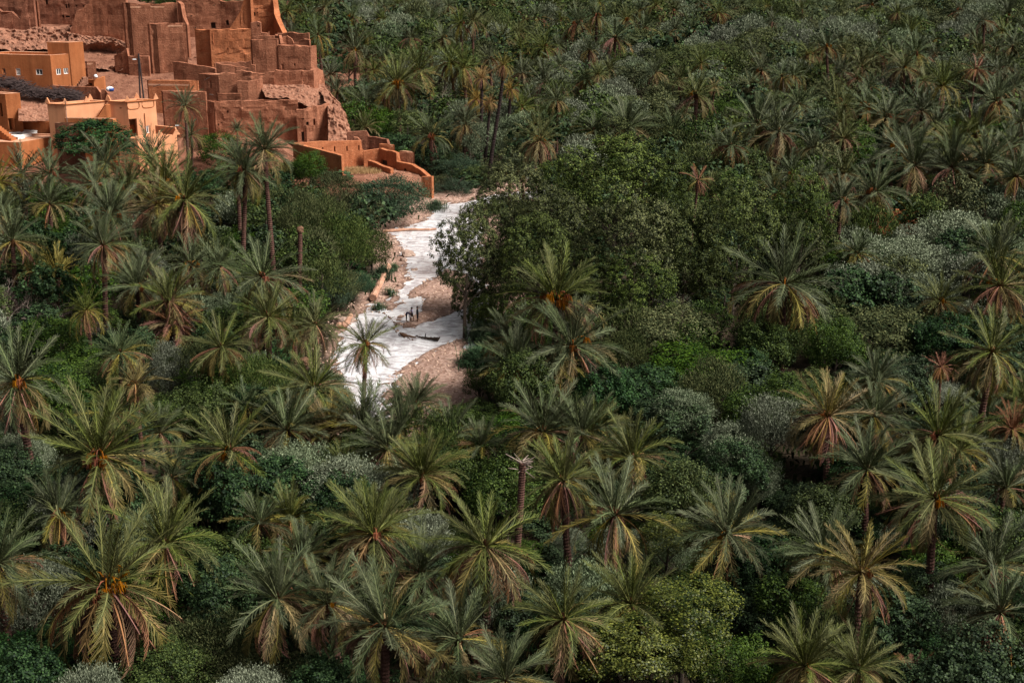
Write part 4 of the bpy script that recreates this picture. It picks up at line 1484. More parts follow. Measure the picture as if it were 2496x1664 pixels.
def palm(px, py, w, H=6.5, tone='f_blue', dead=0.3, dates=0, lean=None, label=None, group=None, n=60, low=-42, name='date_palm', burnt=False, parts=None, z_extra=0.0, rscale=1.0):
    """palm whose heart stands at photo pixel (px, py) (2352-wide view); w = crown width there"""
    k = PALM_N[0]
    PALM_N[0] += 1
    rng = random.Random(1000 + k)
    px, py, w = px * KD, py * KD, w * KD
    g = 0.6
    for _ in range(4):                                            # heart height over the ground below it
        c = at_z(px, py, H + g)
        g = max(0.0, tz(c.x, c.y))
    dep = pix(c)[2]
    L_ = w / 2 / (FPX / dep) * (1.16 if low > -30 or w > 260 else 1.28)
    L_ = min(max(L_, 1.6), 5.4)
    if lean is None:
        lean = (rng.gauss(0, 0.05) * H, rng.gauss(0, 0.05) * H)
    base = Vector((c.x - lean[0], c.y - lean[1], g - 0.15))
    root = empty(name, base, label, 'palm tree', group)
    hh = c.z - base.z
    r = min(0.27, 0.055 * L_ + 0.02) * rscale
    link('trunk', trunk_mesh(hh - 0.06 * L_, r * 1.15, r * 0.92, lean, MT['burnt'] if burnt else MT['boots'], k), root)
    top = Vector((lean[0], lean[1], hh))
    link('leaf_bases', HEART, root, top, (0, 0, rng.random() * 6), L_ * 1.15)
    near = parts if parts is not None else w >= 128 * KD
    n = int(n * rng.uniform(0.76, 1.14))
    tilt = Matrix.Rotation(rng.gauss(0, 0.11), 4, 'X') @ Matrix.Rotation(rng.gauss(0, 0.11), 4, 'Y')
    if near:
        for az, el, ln, b_, var, tn in frond_plan(rng, tone, dead, n, lowcut=low):
            m, o = frond_matrix(az, el, ln)
            ob = bpy.data.objects.new('frond' if var < 2 else 'withered_frond', frond_mesh(tn, b_, var))
            COL.objects.link(ob)
            ob.parent = root
            ob.location = top + o * L_
            ob.rotation_euler = (tilt @ m @ Matrix.Rotation(rng.gauss(0, 0.35), 4, 'X')).to_euler()
            ob.scale = (L_ * ln,) * 3
    else:
        dk = 0 if dead < 0.15 else (1 if dead < 0.5 else (2 if dead < 0.9 else 3))
        v = k % 5
        m1, m2 = crown_mesh((tone, dk, v, low), hash((dk, v)) % 997 + len(tone) * 7 + (7 if low > -30 else 0), tone, (0.03, 0.16, 0.5, 1.0)[dk], 46, low)
        rz = (rng.gauss(0, 0.11), rng.gauss(0, 0.11), rng.random() * 6.28)
        sv = (L_ * rng.uniform(0.92, 1.08), L_ * rng.uniform(0.92, 1.08), L_ * rng.uniform(0.85, 1.18))
        link('crown', m1, root, top, rz, sv)
        if m2:
            link('withered_fronds', m2, root, top, rz, sv)
    for q in range(dates):
        a = rng.random() * 6.28 if q % 2 else -1.57 + rng.gauss(0, 0.9)
        link('date_cluster', DATES[q % 3], root, top + Vector((0, 0, 0.05 * L_)), (0, rng.uniform(-0.35, 0.25), a), L_ * rng.uniform(0.85, 1.15))
    SITES.append((c.x, c.y, 0.35 * L_))
    if label and group is None and len(label.split()) <= 9:
        MARKS.append((c.x, c.y, label))
    PREC.append((px, py, w))
    return root


def dead_trunk(px, py, bx, by, label, wpx, mat='boots', crown='stub', zb=1.5):
    """headless palm trunk; top pixel and lowest visible pixel in the 2352-wide view"""
    px, py, bx, by = px * KD, py * KD, bx * KD, by * KD
    H = 7.0
    b0 = at_z(bx, by, zb)
    b0 = Vector((b0.x, b0.y, 0.45))
    t = at_y(px, py, b0.y)
    dep = pix(t)[2]
    r = wpx * KD / 2 / (FPX / dep)
    root = empty('headless_palm', b0, label, 'palm trunk', 'headless palm trunks')
    lean = (t.x - b0.x, 0.0)
    hh = t.z - b0.z
    link('trunk', trunk_mesh(hh, r * 1.05, r, lean, MT[mat], int(px), sides=10, step=0.16), root)
    G = Geo()
    rng = random.Random(int(px))
    top = Vector((lean[0], 0, hh))
    if crown == 'stub':
        G.tube([top, top + Vector((0, 0, 0.22)), top + Vector((0.05, 0, 0.5)), top + Vector((0.02, 0, 0.62))], [r * 1.2, r * 1.6, r * 1.5, r * 0.8], 9)
        for k in range(26):
            a = rng.random() * 6.28
            d = Vector((math.cos(a), math.sin(a), 0)) * r * 1.5
            z = rng.uniform(0.1, 0.6)
            q = top + d + Vector((0, 0, z))
            t_ = Vector((-math.sin(a), math.cos(a), 0)) * r * 0.35
            G.add([q - t_, q + t_, q + t_ * 0.5 + d * 0.25 + Vector((0, 0, -0.12)), q - t_ * 0.5 + d * 0.25 + Vector((0, 0, -0.12))], [(0, 1, 2, 3)])
        link('broken_crown', G.mesh('broken_crown', MT['driftwood']), root)
    else:
        for k in range(18):
            a = rng.random() * 6.28
            q = top + Vector((0, 0, rng.uniform(-0.6, 0.5)))
            d = Vector((math.cos(a), math.sin(a), rng.uniform(-0.5, 0.9))) * rng.uniform(0.4, 1.1)
            G.tube([q, q + d], [0.05, 0.02], 4)
        link('leaf_stubs', G.mesh('leaf_stubs', MT['grey_bark']), root)
    SITES.append((b0.x, b0.y, 0.6))


B_, G_, O_, D_ = 'f_blue', 'f_green', 'f_olive', 'f_dead'
NEARG = 'large palms at the near edge of the grove'
# --- hand-placed palms: (px, py, w, height, tone, withered, dates, label)
BIG = [
    (246, 1343, 395, 6.6, G_, 0.85, 6, 'broadest palm of the grove, orange dates and a long withered skirt', dict(n=58)),
    (228, 1046, 315, 8.0, G_, 0.35, 7, 'very large green palm with orange-brown dates beside tall dark trunks', dict(n=58)),
    (526, 1031, 205, 7.0, G_, 0.35, 1, 'spiky green palm beside the pale olive thicket', {}),
    (39, 875, 250, 9.5, B_, 0.45, 3, 'tall grey-green palm with long drooping fronds and a dark trunk', {}),
    (380, 1247, 245, 6.5, G_, 0.35, 0, 'upright green palm touching the broadest palm of the grove', {}),
    (135, 1178, 180, 5.5, B_, 0.5, 3, 'blue-grey palm with orange withered fronds behind the broadest palm', {}),
    (-5, 1292, 220, 6.5, B_, 0.4, 0, 'dark half-hidden palm beside the broadest palm of the grove', {}),
    (637, 1373, 235, 6.0, B_, 0.45, 0, 'open palm with pinkish withered lower fronds above the dark tamarisk thicket', {}),
    (752, 1385, 200, 5.6, B_, 0.9, 1, 'palm with a hanging pinkish skirt between two larger palms', {}),
    (884, 1439, 300, 6.4, B_, 0.55, 1, 'huge blue-green palm with arching tan lower fronds', dict(n=56)),
    (858, 1226, 235, 7.2, G_, 0.55, 1, 'green palm before the pale olive thicket with a pinkish skirt', {}),
    (1115, 1253, 265, 7.5, G_, 0.55, 0, 'big green palm with an orange heart beside the leaning dead trunk', dict(n=54)),
    (965, 1313, 240, 5.2, B_, 0.2, 0, 'young dark upright palm between two big green palms', dict(low=-5)),
    (1052, 1466, 225, 5.6, B_, 0.35, 0, 'blue-green palm standing between the huge palm and the leaning trunk', {}),
    (1160, 1560, 220, 5.0, B_, 0.3, 0, 'low dark palm cluster below the leaning dead trunk', dict(low=-10)),
    (1295, 1421, 250, 6.4, G_, 0.45, 0, 'bright green palm beside the big yellow-green tree', dict(n=52)),
    (1449, 1385, 215, 5.4, G_, 0.3, 0, 'palm half hidden behind the big yellow-green tree', {}),
    (1413, 1181, 245, 6.6, B_, 0.3, 1, 'silvery palm above the small white-tipped olive', {}),
    (1293, 1103, 200, 7.4, G_, 0.8, 0, 'palm with a fan of pinkish withered fronds beside the leaning dead trunk', {}),
    (1669, 1226, 230, 5.8, B_, 0.3, 1, 'wide pale palm above the dark green tree', dict(low=-12)),
    (1452, 1051, 205, 5.2, G_, 0.2, 0, 'wide-spreading palm beside the dark vine-covered tree', dict(low=-8)),
    (1247, 991, 235, 6.2, B_, 0.35, 1, 'stiff blue-green palm with an orange trunk base', dict(low=-12)),
    (1336, 997, 195, 5.8, B_, 0.25, 0, 'grey palm leaning over the tree covered in vines', dict(low=-12)),
    (1314, 794, 215, 6.4, B_, 0.25, 2, 'palm with hanging fronds under the large palm full of orange dates', {}),
    (1278, 687, 215, 9.5, G_, 0.45, 14, 'tall palm full of orange dates before the dark poplars', dict(n=60, low=-48)),
    (1185, 843, 185, 4.8, B_, 0.2, 0, 'upright blue-green palm at the river bank below the poplars', dict(low=0)),
    (1277, 843, 130, 5.0, B_, 0.2, 0, 'small upright palm beneath the palm full of orange dates', dict(low=0)),
    (971, 1092, 195, 5.0, G_, 0.3, 2, 'green palm with a pale flower head beside the olive thicket', dict(low=-10)),
    (890, 1032, 190, 4.8, B_, 0.2, 0, 'dense grey-green palm in the clump near the gravel bar', dict(low=-8)),
    (925, 984, 185, 5.0, B_, 0.2, 0, 'stiff palm of the clump standing nearest the stream', dict(low=-8)),
    (836, 984, 200, 5.0, B_, 0.25, 0, 'wide palm of the clump at the foot of the riverside palm', dict(low=-8)),
    (760, 992, 160, 4.4, O_, 0.35, 1, 'yellowing palm with orange lower fronds beside the headless trunk', dict(low=-8)),
    (660, 986, 205, 5.2, B_, 0.3, 0, 'grey-green palm behind the pale olive thicket', dict(low=-8)),
    (955, 927, 135, 3.6, B_, 0.1, 0, 'young upright palm at the edge of the gravel bar', dict(low=5)),
    (1106, 1024, 135, 4.6, B_, 0.25, 1, 'small upright palm among the green bushes', dict(low=5)),
    (793, 1073, 115, 3.8, G_, 0.2, 0, 'small green palm rising out of the olive thicket', dict(low=5)),
    (720, 889, 200, 6.2, G_, 0.3, 0, 'feathery palm behind the headless trunk', {}),
    (839, 789, 128, 9.0, G_, 0.75, 2, 'lone palm with a dark trunk standing in front of the stream', dict(parts=True)),
    (616, 727, 155, 7.5, G_, 0.3, 1, 'grey palm with a tan heart near the dark green bank trees', {}),
    (601, 637, 185, 8.0, B_, 0.4, 2, 'broad palm with tan lower fronds beside the short headless trunk', {}),
    (725, 745, 122, 7.0, G_, 0.6, 0, 'brownish palm on the bank above the stream', {}),
    (439, 607, 115, 6.5, B_, 0.35, 2, 'small palm with an orange date cluster under the broad palms', {}),
    (505, 612, 118, 6.5, B_, 0.6, 0, 'small palm with a withered skirt under the broad palms', {}),
    (316, 658, 135, 6.5, B_, 0.3, 1, 'arching palm beside the grey bare shrub', {}),
    (388, 690, 145, 6.0, G_, 0.5, 0, 'palm over a dark collapsed skirt of old fronds', {}),
    (237, 562, 145, 9.0, B_, 1.0, 0, 'palm with a thick pinkish skirt hanging down its trunk', {}),
    (252, 493, 165, 8.5, B_, 0.3, 4, 'blue-green palm with two vivid orange date clusters', {}),
    (424, 460, 175, 10.5, G_, 0.7, 1, 'tall olive-green palm with a hanging brown skirt', dict(n=54)),
    (361, 469, 140, 8.0, O_, 0.9, 0, 'olive palm hidden behind the tall one with the brown skirt', {}),
    (562, 391, 132, 12.5, B_, 0.15, 1, 'tall twin palm with a flat dark crown below the ksar', dict(parts=True, low=-40)),
    (607, 343, 135, 14.5, B_, 0.2, 0, 'taller twin palm with blue-green fronds below the ksar', dict(parts=True)),
    (545, 367, 110, 12.0, B_, 0.15, 0, 'slim palm behind the tall twin palms', {}),
    (28, 553, 135, 8.0, B_, 0.4, 0, 'dark palm with drooping fronds beside green vines', {}),
    (72, 622, 115, 5.0, G_, 0.2, 0, 'low green palm clump above the grey bare shrub', dict(low=-8)),
    (132, 628, 125, 5.0, O_, 0.35, 0, 'low palm with orange-tipped fronds above the grey bare shrub', dict(low=-8)),
    (114, 469, 130, 6.5, B_, 0.2, 0, 'upright palm in the dense row below the orange house', dict(low=-10)),
    (114, 400, 122, 7.5, B_, 0.2, 3, 'palm with yellow dates below the terrace of white boxes', {}),
    (51, 397, 115, 7.0, B_, 0.3, 0, 'palm under the terrace of white boxes', {}),
    (243, 373, 132, 8.0, B_, 0.3, 0, 'palm in front of the dark tree by the orange house', {}),
    (346, 361, 115, 7.5, B_, 0.2, 1, 'palm under the walled orange yard', {}),
    (216, 424, 132, 7.0, B_, 0.25, 2, 'palm between the dense row and the dark tree by the orange house', {}),
    (294, 430, 115, 6.8, G_, 0.3, 2, 'palm with orange dates in the dense row below the orange house', {}),
    (376, 417, 145, 7.0, G_, 0.3, 2, 'wide palm at the end of the dense row below the orange yard', {}),
    (-5, 417, 110, 6.5, O_, 0.5, 0, 'yellowing palm at the end of the terrace wall', {}),
    (0, 495, 110, 6.5, B_, 0.3, 0, 'dark palm beside the upright one in the dense row', {}),
    (425, 243, 80, 9.0, B_, 0.35, 0, 'lone slender palm standing before the lower mud house', {}),
    (439, 310, 66, 4.0, B_, 0.6, 0, 'short palm at the foot of the lone slender palm', {}),
    (545, 300, 52, 4.0, B_, 0.1, 0, 'small palm top against the broad front house of the ksar', dict(low=0)),
    (198, 712, 105, 6.5, G_, 0.8, 0, 'small palm with a pale withered skirt beside the bare shrub', {}),
    (276, 809, 125, 6.5, B_, 0.8, 0, 'palm with brown drooping lower fronds beside green vines', {}),
    (311, 880, 105, 7.5, O_, 0.6, 1, 'small orange-toned palm next to the grey conical olive', {}),
    (508, 797, 145, 6.5, G_, 0.3, 0, 'yellow-green palm behind a broken dark stump', {}),
    (397, 742, 145, 4.0, D_, 0.9, 0, 'collapsed palm with purple-brown withered fronds', dict(low=-20)),
    (400, 1060, 66, 3.0, B_, 0.0, 0, 'narrow young palm shoot between two large palms', dict(low=35)),
    (596, 1200, 155, 4.8, B_, 0.15, 0, 'dark upright palm below the pale olive thicket', dict(low=0)),
    (667, 1190, 155, 4.6, G_, 0.15, 0, 'green upright palm below the pale olive thicket', dict(low=0)),
    (694, 1280, 155, 5.2, B_, 0.25, 3, 'upright palm with orange fruit stalks behind the pinkish-skirted palm', dict(low=0)),
    (1802, 651, 215, 8.5, B_, 0.8, 1, 'large lone palm with a wide pinkish skirt among broadleaf trees', dict(n=54)),
    (2289, 588, 180, 7.5, B_, 0.3, 0, 'upper palm of the pair beside the silver olives', {}),
    (2298, 656, 175, 8.0, G_, 0.6, 1, 'lower palm of the pair beside the silver olives', {}),
    (2279, 807, 195, 11.0, G_, 0.45, 0, 'tall dark-trunked palm with full golden-green crown', dict(n=56, low=-45)),
    (1902, 955, 185, 7.0, O_, 1.3, 2, 'palm with a great mass of brown withered fronds on one side', {}),
    (2008, 955, 165, 6.4, B_, 0.3, 1, 'blue-green palm next to the one with brown withered fronds', {}),
    (2156, 999, 205, 7.4, G_, 0.4, 2, 'wide palm with a dark heart beside the tall golden-green palm', {}),
    (1992, 1077, 195, 5.6, B_, 0.3, 0, 'dark green palm below the one with brown withered fronds', {}),
    (2148, 1144, 235, 9.5, G_, 0.75, 2, 'palm with a long thin ringed trunk and reddish skirt', dict(n=52)),
    (2310, 1120, 150, 6.0, B_, 0.1, 0, 'dark upright palm beside the long thin ringed trunk', dict(low=0)),
    (1979, 1313, 205, 8.0, O_, 0.45, 1, 'yellow-fronded palm with a stout dark trunk', {}),
    (1894, 1271, 195, 6.2, B_, 0.5, 0, 'dark palm directly behind the yellow-fronded palm', {}),
    (1850, 1527, 215, 5.6, G_, 0.55, 1, 'low bushy palm of the pair below the yellow-fronded palm', {}),
    (1972, 1535, 175, 5.4, G_, 0.3, 0, 'smaller green palm of the pair below the yellow-fronded palm', {}),
    (2282, 1300, 210, 5.4, B_, 0.9, 0, 'dark palm with a ring of withered fronds in deep shade', {}),
    (2297, 1405, 200, 5.0, B_, 0.9, 0, 'shaded palm tangle under the long thin ringed trunk', {}),
    (2160, 690, 125, 6.0, G_, 0.5, 1, 'ragged palm between the olives and the tall golden-green palm', {}),
    (1881, 402, 85, 7.0, B_, 0.4, 0, 'palm with pale trunk behind the dark broadleaf trees', {}),
    (1932, 459, 112, 8.5, B_, 0.5, 3, 'palm with yellow dates at the edge of the dark broadleaf trees', {}),
    (2010, 441, 132, 7.0, B_, 0.3, 3, 'green palm with orange dates above the red garden wall', {}),
    (1968, 582, 102, 5.0, B_, 0.3, 0, 'palm at the foot of the dark broadleaf trees beside the olives', dict(low=-8)),
]
for (x, y, w, H, tn, de, da, lab, kw) in BIG:
    kw = dict(kw)
    palm(x, y, w, H, tn, de, da, label=lab, **kw)

# --- smaller palms farther back: (px, py, w, H, withered, dates)
MIDL = [(1937, 399, 90, 7, .3, 0), (1820, 399, 80, 6, .2, 1), (2061, 336, 110, 7, .6, 2), (2100, 381, 120, 6.5, .3, 0), (2187, 384, 120, 6.5, .9, 0),
        (2191, 336, 110, 7, .5, 0), (2265, 375, 120, 7, .3, 1), (2334, 405, 110, 7, .4, 0), (1835, 240, 90, 7, .4, 0), (1796, 175, 60, 6.5, .4, 0), (1838, 173, 52, 6, .2, 0),
        (1899, 106, 66, 11, .4, 2), (1858, 125, 46, 8, .5, 3), (1940, 125, 56, 7, .1, 0), (1936, 166, 66, 7, .6, 0), (1883, 163, 60, 6, .5, 1), (1979, 154, 70, 7, .5, 0),
        (2013, 123, 60, 8, .7, 1), (2104, 123, 85, 9, .4, 1), (2078, 156, 68, 7.5, .7, 1), (2003, 12, 60, 9, .4, 1), (2062, 29, 46, 9, .5, 1), (2015, 70, 46, 6, .4, 0),
        (2092, 74, 55, 6, .4, 0), (2261, 48, 60, 12, .7, 0), (2166, 197, 90, 9, .4, 0), (2281, 154, 60, 6, .2, 0), (2330, 96, 70, 7, .3, 0), (2287, 231, 96, 8, .6, 1),
        (2106, 250, 100, 7, .7, 0), (1993, 245, 90, 7, .3, 3), (1921, 233, 80, 6.5, .3, 2), (2036, 269, 96, 7, .4, 3), (1938, 319, 86, 6, .7, 0), (2241, 310, 110, 6.5, .3, 3),
        (2323, 332, 90, 6.5, .3, 1), (1789, 302, 100, 7.5, .6, 0), (2315, 34, 60, 7, .4, 1), (2292, 19, 50, 7, .3, 0), (2207, 24, 52, 7, .3, 1), (1883, 14, 42, 7, .4, 0),
        (1842, 26, 42, 7, .4, 1), (1925, 6, 38, 7, .4, 0), (1965, 17, 46, 7, .3, 0), (2110, 50, 40, 6, .2, 0), (2150, 90, 48, 6, .4, 0),
        (1232, 39, 56, 7, .5, 0), (1329, 53, 66, 10, .5, 4), (1370, 36, 62, 13, .4, 5), (1413, 87, 76, 9, .6, 0), (1438, 45, 50, 8, .4, 3), (1506, 12, 60, 9, .6, 0),
        (1612, 5, 46, 8, .7, 0), (1250, 108, 76, 8, .5, 1), (1287, 154, 60, 6.5, .4, 0), (1364, 113, 56, 6, .4, 0), (1250, 190, 76, 7, .8, 0), (1283, 200, 60, 6.5, .9, 0),
        (1346, 183, 60, 6, .3, 0), (1586, 72, 60, 6, .5, 1), (1547, 26, 50, 7, .2, 1), (1600, 217, 95, 9.5, .35, 1), (1559, 260, 70, 5, .1, 0), (1439, 296, 110, 5, .1, 0),
        (1545, 303, 90, 5, .1, 0), (1365, 300, 80, 5, .1, 0), (1749, 163, 66, 6, .3, 1), (1739, 284, 110, 8, .7, 1), (1772, 312, 80, 6, 1.0, 0), (1679, 334, 72, 7.5, .8, 0),
        (1239, 322, 86, 9.5, .5, 2), (1732, 327, 70, 6, .3, 0), (709, 42, 56, 7, .4, 0), (744, 18, 56, 8, .4, 0), (730, 81, 60, 9, .35, 0), (810, 39, 56, 8, .5, 1),
        (814, 114, 70, 9, .3, 1), (870, 42, 46, 7, .4, 0), (917, 12, 52, 8, .5, 0), (834, 69, 50, 6, .3, 0), (759, 171, 60, 7, .2, 0), (840, 138, 56, 7, .7, 0),
        (883, 138, 62, 6.5, .2, 2), (912, 192, 116, 9, .6, 8), (942, 87, 52, 8, .6, 0), (1017, 87, 54, 8, .6, 1), (1058, 54, 60, 12, .4, 1), (1086, 48, 56, 12.5, .3, 0),
        (963, 165, 86, 8, .3, 2), (993, 135, 56, 7, .2, 2), (1035, 141, 66, 11, .5, 0), (1065, 156, 76, 10, .5, 0), (1125, 135, 66, 10, .6, 1),
        (1152, 90, 60, 6.5, .1, 0), (1188, 24, 50, 7, .4, 0), (1200, 114, 56, 6.5, .2, 0), (1200, 168, 56, 6.5, .2, 0), (990, 313, 96, 5.5, .4, 3), (774, 210, 62, 6, .1, 0),
        (840, 240, 92, 6, .5, 0), (837, 294, 62, 4, .1, 0), (1198, 246, 70, 6, .2, 0), (660, 25, 50, 7, .3, 0), (690, 8, 45, 7, .3, 0), (780, 4, 45, 7, .3, 0), (860, 6, 40, 7, .3, 0),
        (960, 38, 44, 7, .3, 0), (990, 60, 46, 7, .3, 0), (1030, 14, 44, 8, .3, 0), (1130, 10, 46, 8, .4, 0), (1270, 12, 46, 8, .3, 0), (1300, 84, 50, 7, .2, 0), (1470, 22, 44, 8, .4, 0),
        (1650, 30, 44, 7, .5, 0), (1700, 14, 42, 7, .6, 0), (1760, 12, 40, 7, .6, 0), (1660, 150, 50, 5.5, .3, 0), (1725, 200, 60, 6, .2, 0), (1690, 300, 66, 5.5, .2, 0),
        (2245, 98, 56, 7, .4, 0), (2200, 145, 56, 6, .3, 0), (2330, 200, 70, 7, .4, 0), (2150, 290, 80, 6, .2, 0), (2345, 280, 80, 7, .3, 0), (1870, 340, 70, 5.5, .2, 0)]
ATT = {}
for (x, y, w, H, de, da) in MIDL:
    rng = random.Random(int(x * 7 + y))
    tn = B_ if rng.random() < 0.6 else G_
    low = -12 if H <= 5.5 else -42
    tall = H >= 8.5
    if x < 1000 and y < 300:
        zone, gz = 'in the grove beyond the ksar crag', 'palms beyond the ksar crag'
    elif x < 1420:
        zone, gz = 'in the grove upstream of the dark poplars', 'palms upstream of the dark poplars'
    elif x < 1780:
        zone, gz = 'between the poplars and the far olives', 'palms between the poplars and the far olives'
    else:
        zone, gz = 'in the grove above the silver olives', 'palms above the silver olives'
    look = ('tall bare-trunked palm' if tall else ('low spreading palm' if H <= 5.5 else 'mid-sized palm'))
    look += ' with a brown withered skirt' if de >= 0.6 else (' with orange dates' if da >= 2 else (' with a full green crown' if de <= 0.2 else ' with drooping tan lower fronds'))
    palm(x, y, w * 1.22, H, tn, de, da, label=look + ' ' + zone, group=gz, low=low)

# --- dead, burnt and headless palms
palm(1603, 414, 72, 12.5, D_, 0.9, 0, label='dead palm with stiff tan fronds rising from the dark poplars', low=-20, name='dead_palm', n=18, parts=True)
palm(2243, 159, 66, 11, D_, 1.3, 0, label='dead palm with a hanging umbrella of reddish fronds', low=-60, name='dead_palm', parts=True, n=26)
palm(2096, 1556, 90, 3.6, D_, 0.5, 0, label='withered tan palm shoot below the long thin ringed trunk', low=10, name='dead_palm', n=16, parts=True)
palm(2162, 842, 66, 7.0, D_, 1.0, 0, label='dead reddish palm hanging beside the tall golden-green palm', low=-55, name='dead_palm', n=14)
palm(2324, 985, 112, 5.5, D_, 0.6, 0, label='grey-pink dead palm behind the tall dark trunk', low=-20, name='dead_palm', n=26)
palm(1640, 200 * 1.0, 42, 7, O_, 0.8, 0, label='small orange-brown palm beside the bare-trunked palm over green trees', name='dead_palm', low=-20)
BG_ = 'scorched palms with blackened trunks'
for (x, y, w, H, de, lean, lab) in [(1157, 150, 56, 17, 1.0, (2.2, 0), 'tallest scorched palm with a black leaning trunk'),
                                    (1107, 180, 50, 12, 1.1, (0.3, 0), 'scorched palm with a brown crown beside the black leaning trunk'),
                                    (1095, 228, 72, 8, 1.2, (-0.6, 0), 'scorched palm with splayed tan fronds below the black trunks'),
                                    (1125, 236, 46, 10, 1.2, (0.8, 0), 'scorched palm with a ragged dead head among black trunks'),
                                    (1172, 206, 50, 9, 1.2, (0.5, 0), 'scorched palm with a brown hanging skirt behind the black leaning trunk')]:
    palm(x, y, w, H, 'f_tan' if H < 15 else O_, de, 0, lean=lean, label=lab, group=BG_, burnt=True, name='scorched_palm', n=30, rscale=1.7)
dead_trunk(698, 838, 700, 985, 'thick headless palm trunk with a knobbed top beside the riverside palms', 15)
dead_trunk(1200, 1062, 1180, 1372, 'long leaning headless trunk with stubs of fronds at its tip', 15, crown='stubs')
dead_trunk(689, 534, 683, 640, 'short headless trunk before the dark bank trees', 10, zb=4.5)
dead_trunk(515, 770, 517, 830, 'broken dark stump rising before the yellow-green palm', 14)

# ================================================================== BROADLEAF TREES
def crown_geo(seed, n, nl=18, leaf=0.05, asp=1.7, spray=0.0, hz=0.85, rough=0.08, lob=(0.26, 0.44), up=0.45, tintr=(0.0, 1.0), drop=0.15, clumps=24, spreadd=(0.5, 0.80), inner=0.08, texp=1.9):
    """crown of radius ~1 centred on the origin: lobes made of leaf clumps made of leaves"""
    rng = np.random.default_rng(seed)
    cs, rs = [], []
    for i in range(nl):
        f = (i + 0.5) / nl
        el = math.asin(1 - 1.45 * f) if 1 - 1.45 * f > -1 else -1.2
        az = i * 2.39996 + rng.normal(0, 0.35)
        r = rng.uniform(*lob)
        d = rng.uniform(*spreadd)
        cs.append((math.cos(el) * math.cos(az) * d, math.cos(el) * math.sin(az) * d, math.sin(el) * d * hz))
        rs.append(r)
    cs, rs = np.array(cs), np.array(rs)
    # clump centres on the lobes' outer sides
    CC, CN, CT = [], [], []
    for i in range(nl):
        d = rng.normal(size=(clumps * 2, 3))
        d /= np.linalg.norm(d, axis=1)[:, None]
        out = cs[i] / (np.linalg.norm(cs[i]) + 1e-6)
        ok = (d @ out > -0.25) | (d[:, 2] > 0.3)
        d = d[ok][:clumps]
        p = cs[i] + d * rs[i] * rng.uniform(0.82, 1.08, (len(d), 1))
        inside = (np.linalg.norm(p[:, None] - cs[None], axis=2) < rs[None] * 0.78).sum(1) > 0
        p, d = p[~inside], d[~inside]
        CC.append(p)
        CN.append(d)
        CT.append(np.full(len(d), rng.uniform(-0.12, 0.12)))
    CC, CN, CT = np.concatenate(CC), np.concatenate(CN), np.concatenate(CT)
    k = rng.integers(0, len(CC), n)
    P = CC[k] + rng.normal(size=(n, 3)) * rough * np.array([1, 1, 0.8])
    inn = rng.random(n) < inner                                    # leaves inside the crown
    rad = rng.random(n) ** 0.5 * 0.6
    dd = rng.normal(size=(n, 3))
    dd /= np.linalg.norm(dd, axis=1)[:, None]
    P = np.where(inn[:, None], dd * rad[:, None] * np.array([1, 1, hz]), P)
    nr = CN[k] * 0.65 + np.array([0, 0, up]) + rng.normal(size=(n, 3)) * 0.36
    nr /= np.linalg.norm(nr, axis=1)[:, None]
    t = rng.normal(size=(n, 3))
    if spray > 0:                                                 # twig-like leaves standing out and up
        t = t * (1 - spray) + (CN[k] * 0.5 + np.array([0, 0, 0.8])) * spray * 1.6
    t -= nr * (t * nr).sum(1)[:, None] * (1 - spray * 0.7)
    t /= np.linalg.norm(t, axis=1)[:, None] + 1e-9
    bt = np.cross(nr, t)
    bt /= np.linalg.norm(bt, axis=1)[:, None] + 1e-9
    L_ = leaf * rng.uniform(0.65, 1.3, n)[:, None]
    W = L_ / asp
    V = np.stack([P - t * L_ * 0.5, P + bt * W * 0.5 - t * L_ * 0.05, P + t * L_ * 0.5, P - bt * W * 0.5 - t * L_ * 0.05], 1).reshape(-1, 3)
    Qx = np.arange(n * 4).reshape(n, 4)
    tint = np.clip(rng.uniform(tintr[0], tintr[1], n) ** texp + CT[k], 0, 1)
    return V, Qx, np.repeat(tint, 4)


def limbs_geo(G, seed, H, R_, mat=0, nb=6, r0=0.2):
    rng = random.Random(seed)
    G.tube([(0, 0, -0.3), (0.05, 0.02, H * 0.35), (0.1 * R_, 0.02, H * 0.8)], [r0, r0 * 0.75, r0 * 0.45], 7, m=mat)
    for k in range(nb):
        a = k * 2.4 + rng.gauss(0, 0.4)
        z0 = H * rng.uniform(0.25, 0.6)
        d = Vector((math.cos(a), math.sin(a), rng.uniform(0.5, 1.2))).normalized()
        ln = R_ * rng.uniform(0.6, 0.95)
        p0 = Vector((0.05, 0.02, z0))
        p1 = p0 + d * ln * 0.5 + Vector((0, 0, 0.1 * ln))
        p2 = p0 + d * ln + Vector((rng.gauss(0, 0.15), rng.gauss(0, 0.15), 0.1 * ln))
        G.tube([p0, p1, p2], [r0 * 0.45, r0 * 0.28, r0 * 0.08], 5, m=mat, cap=False)


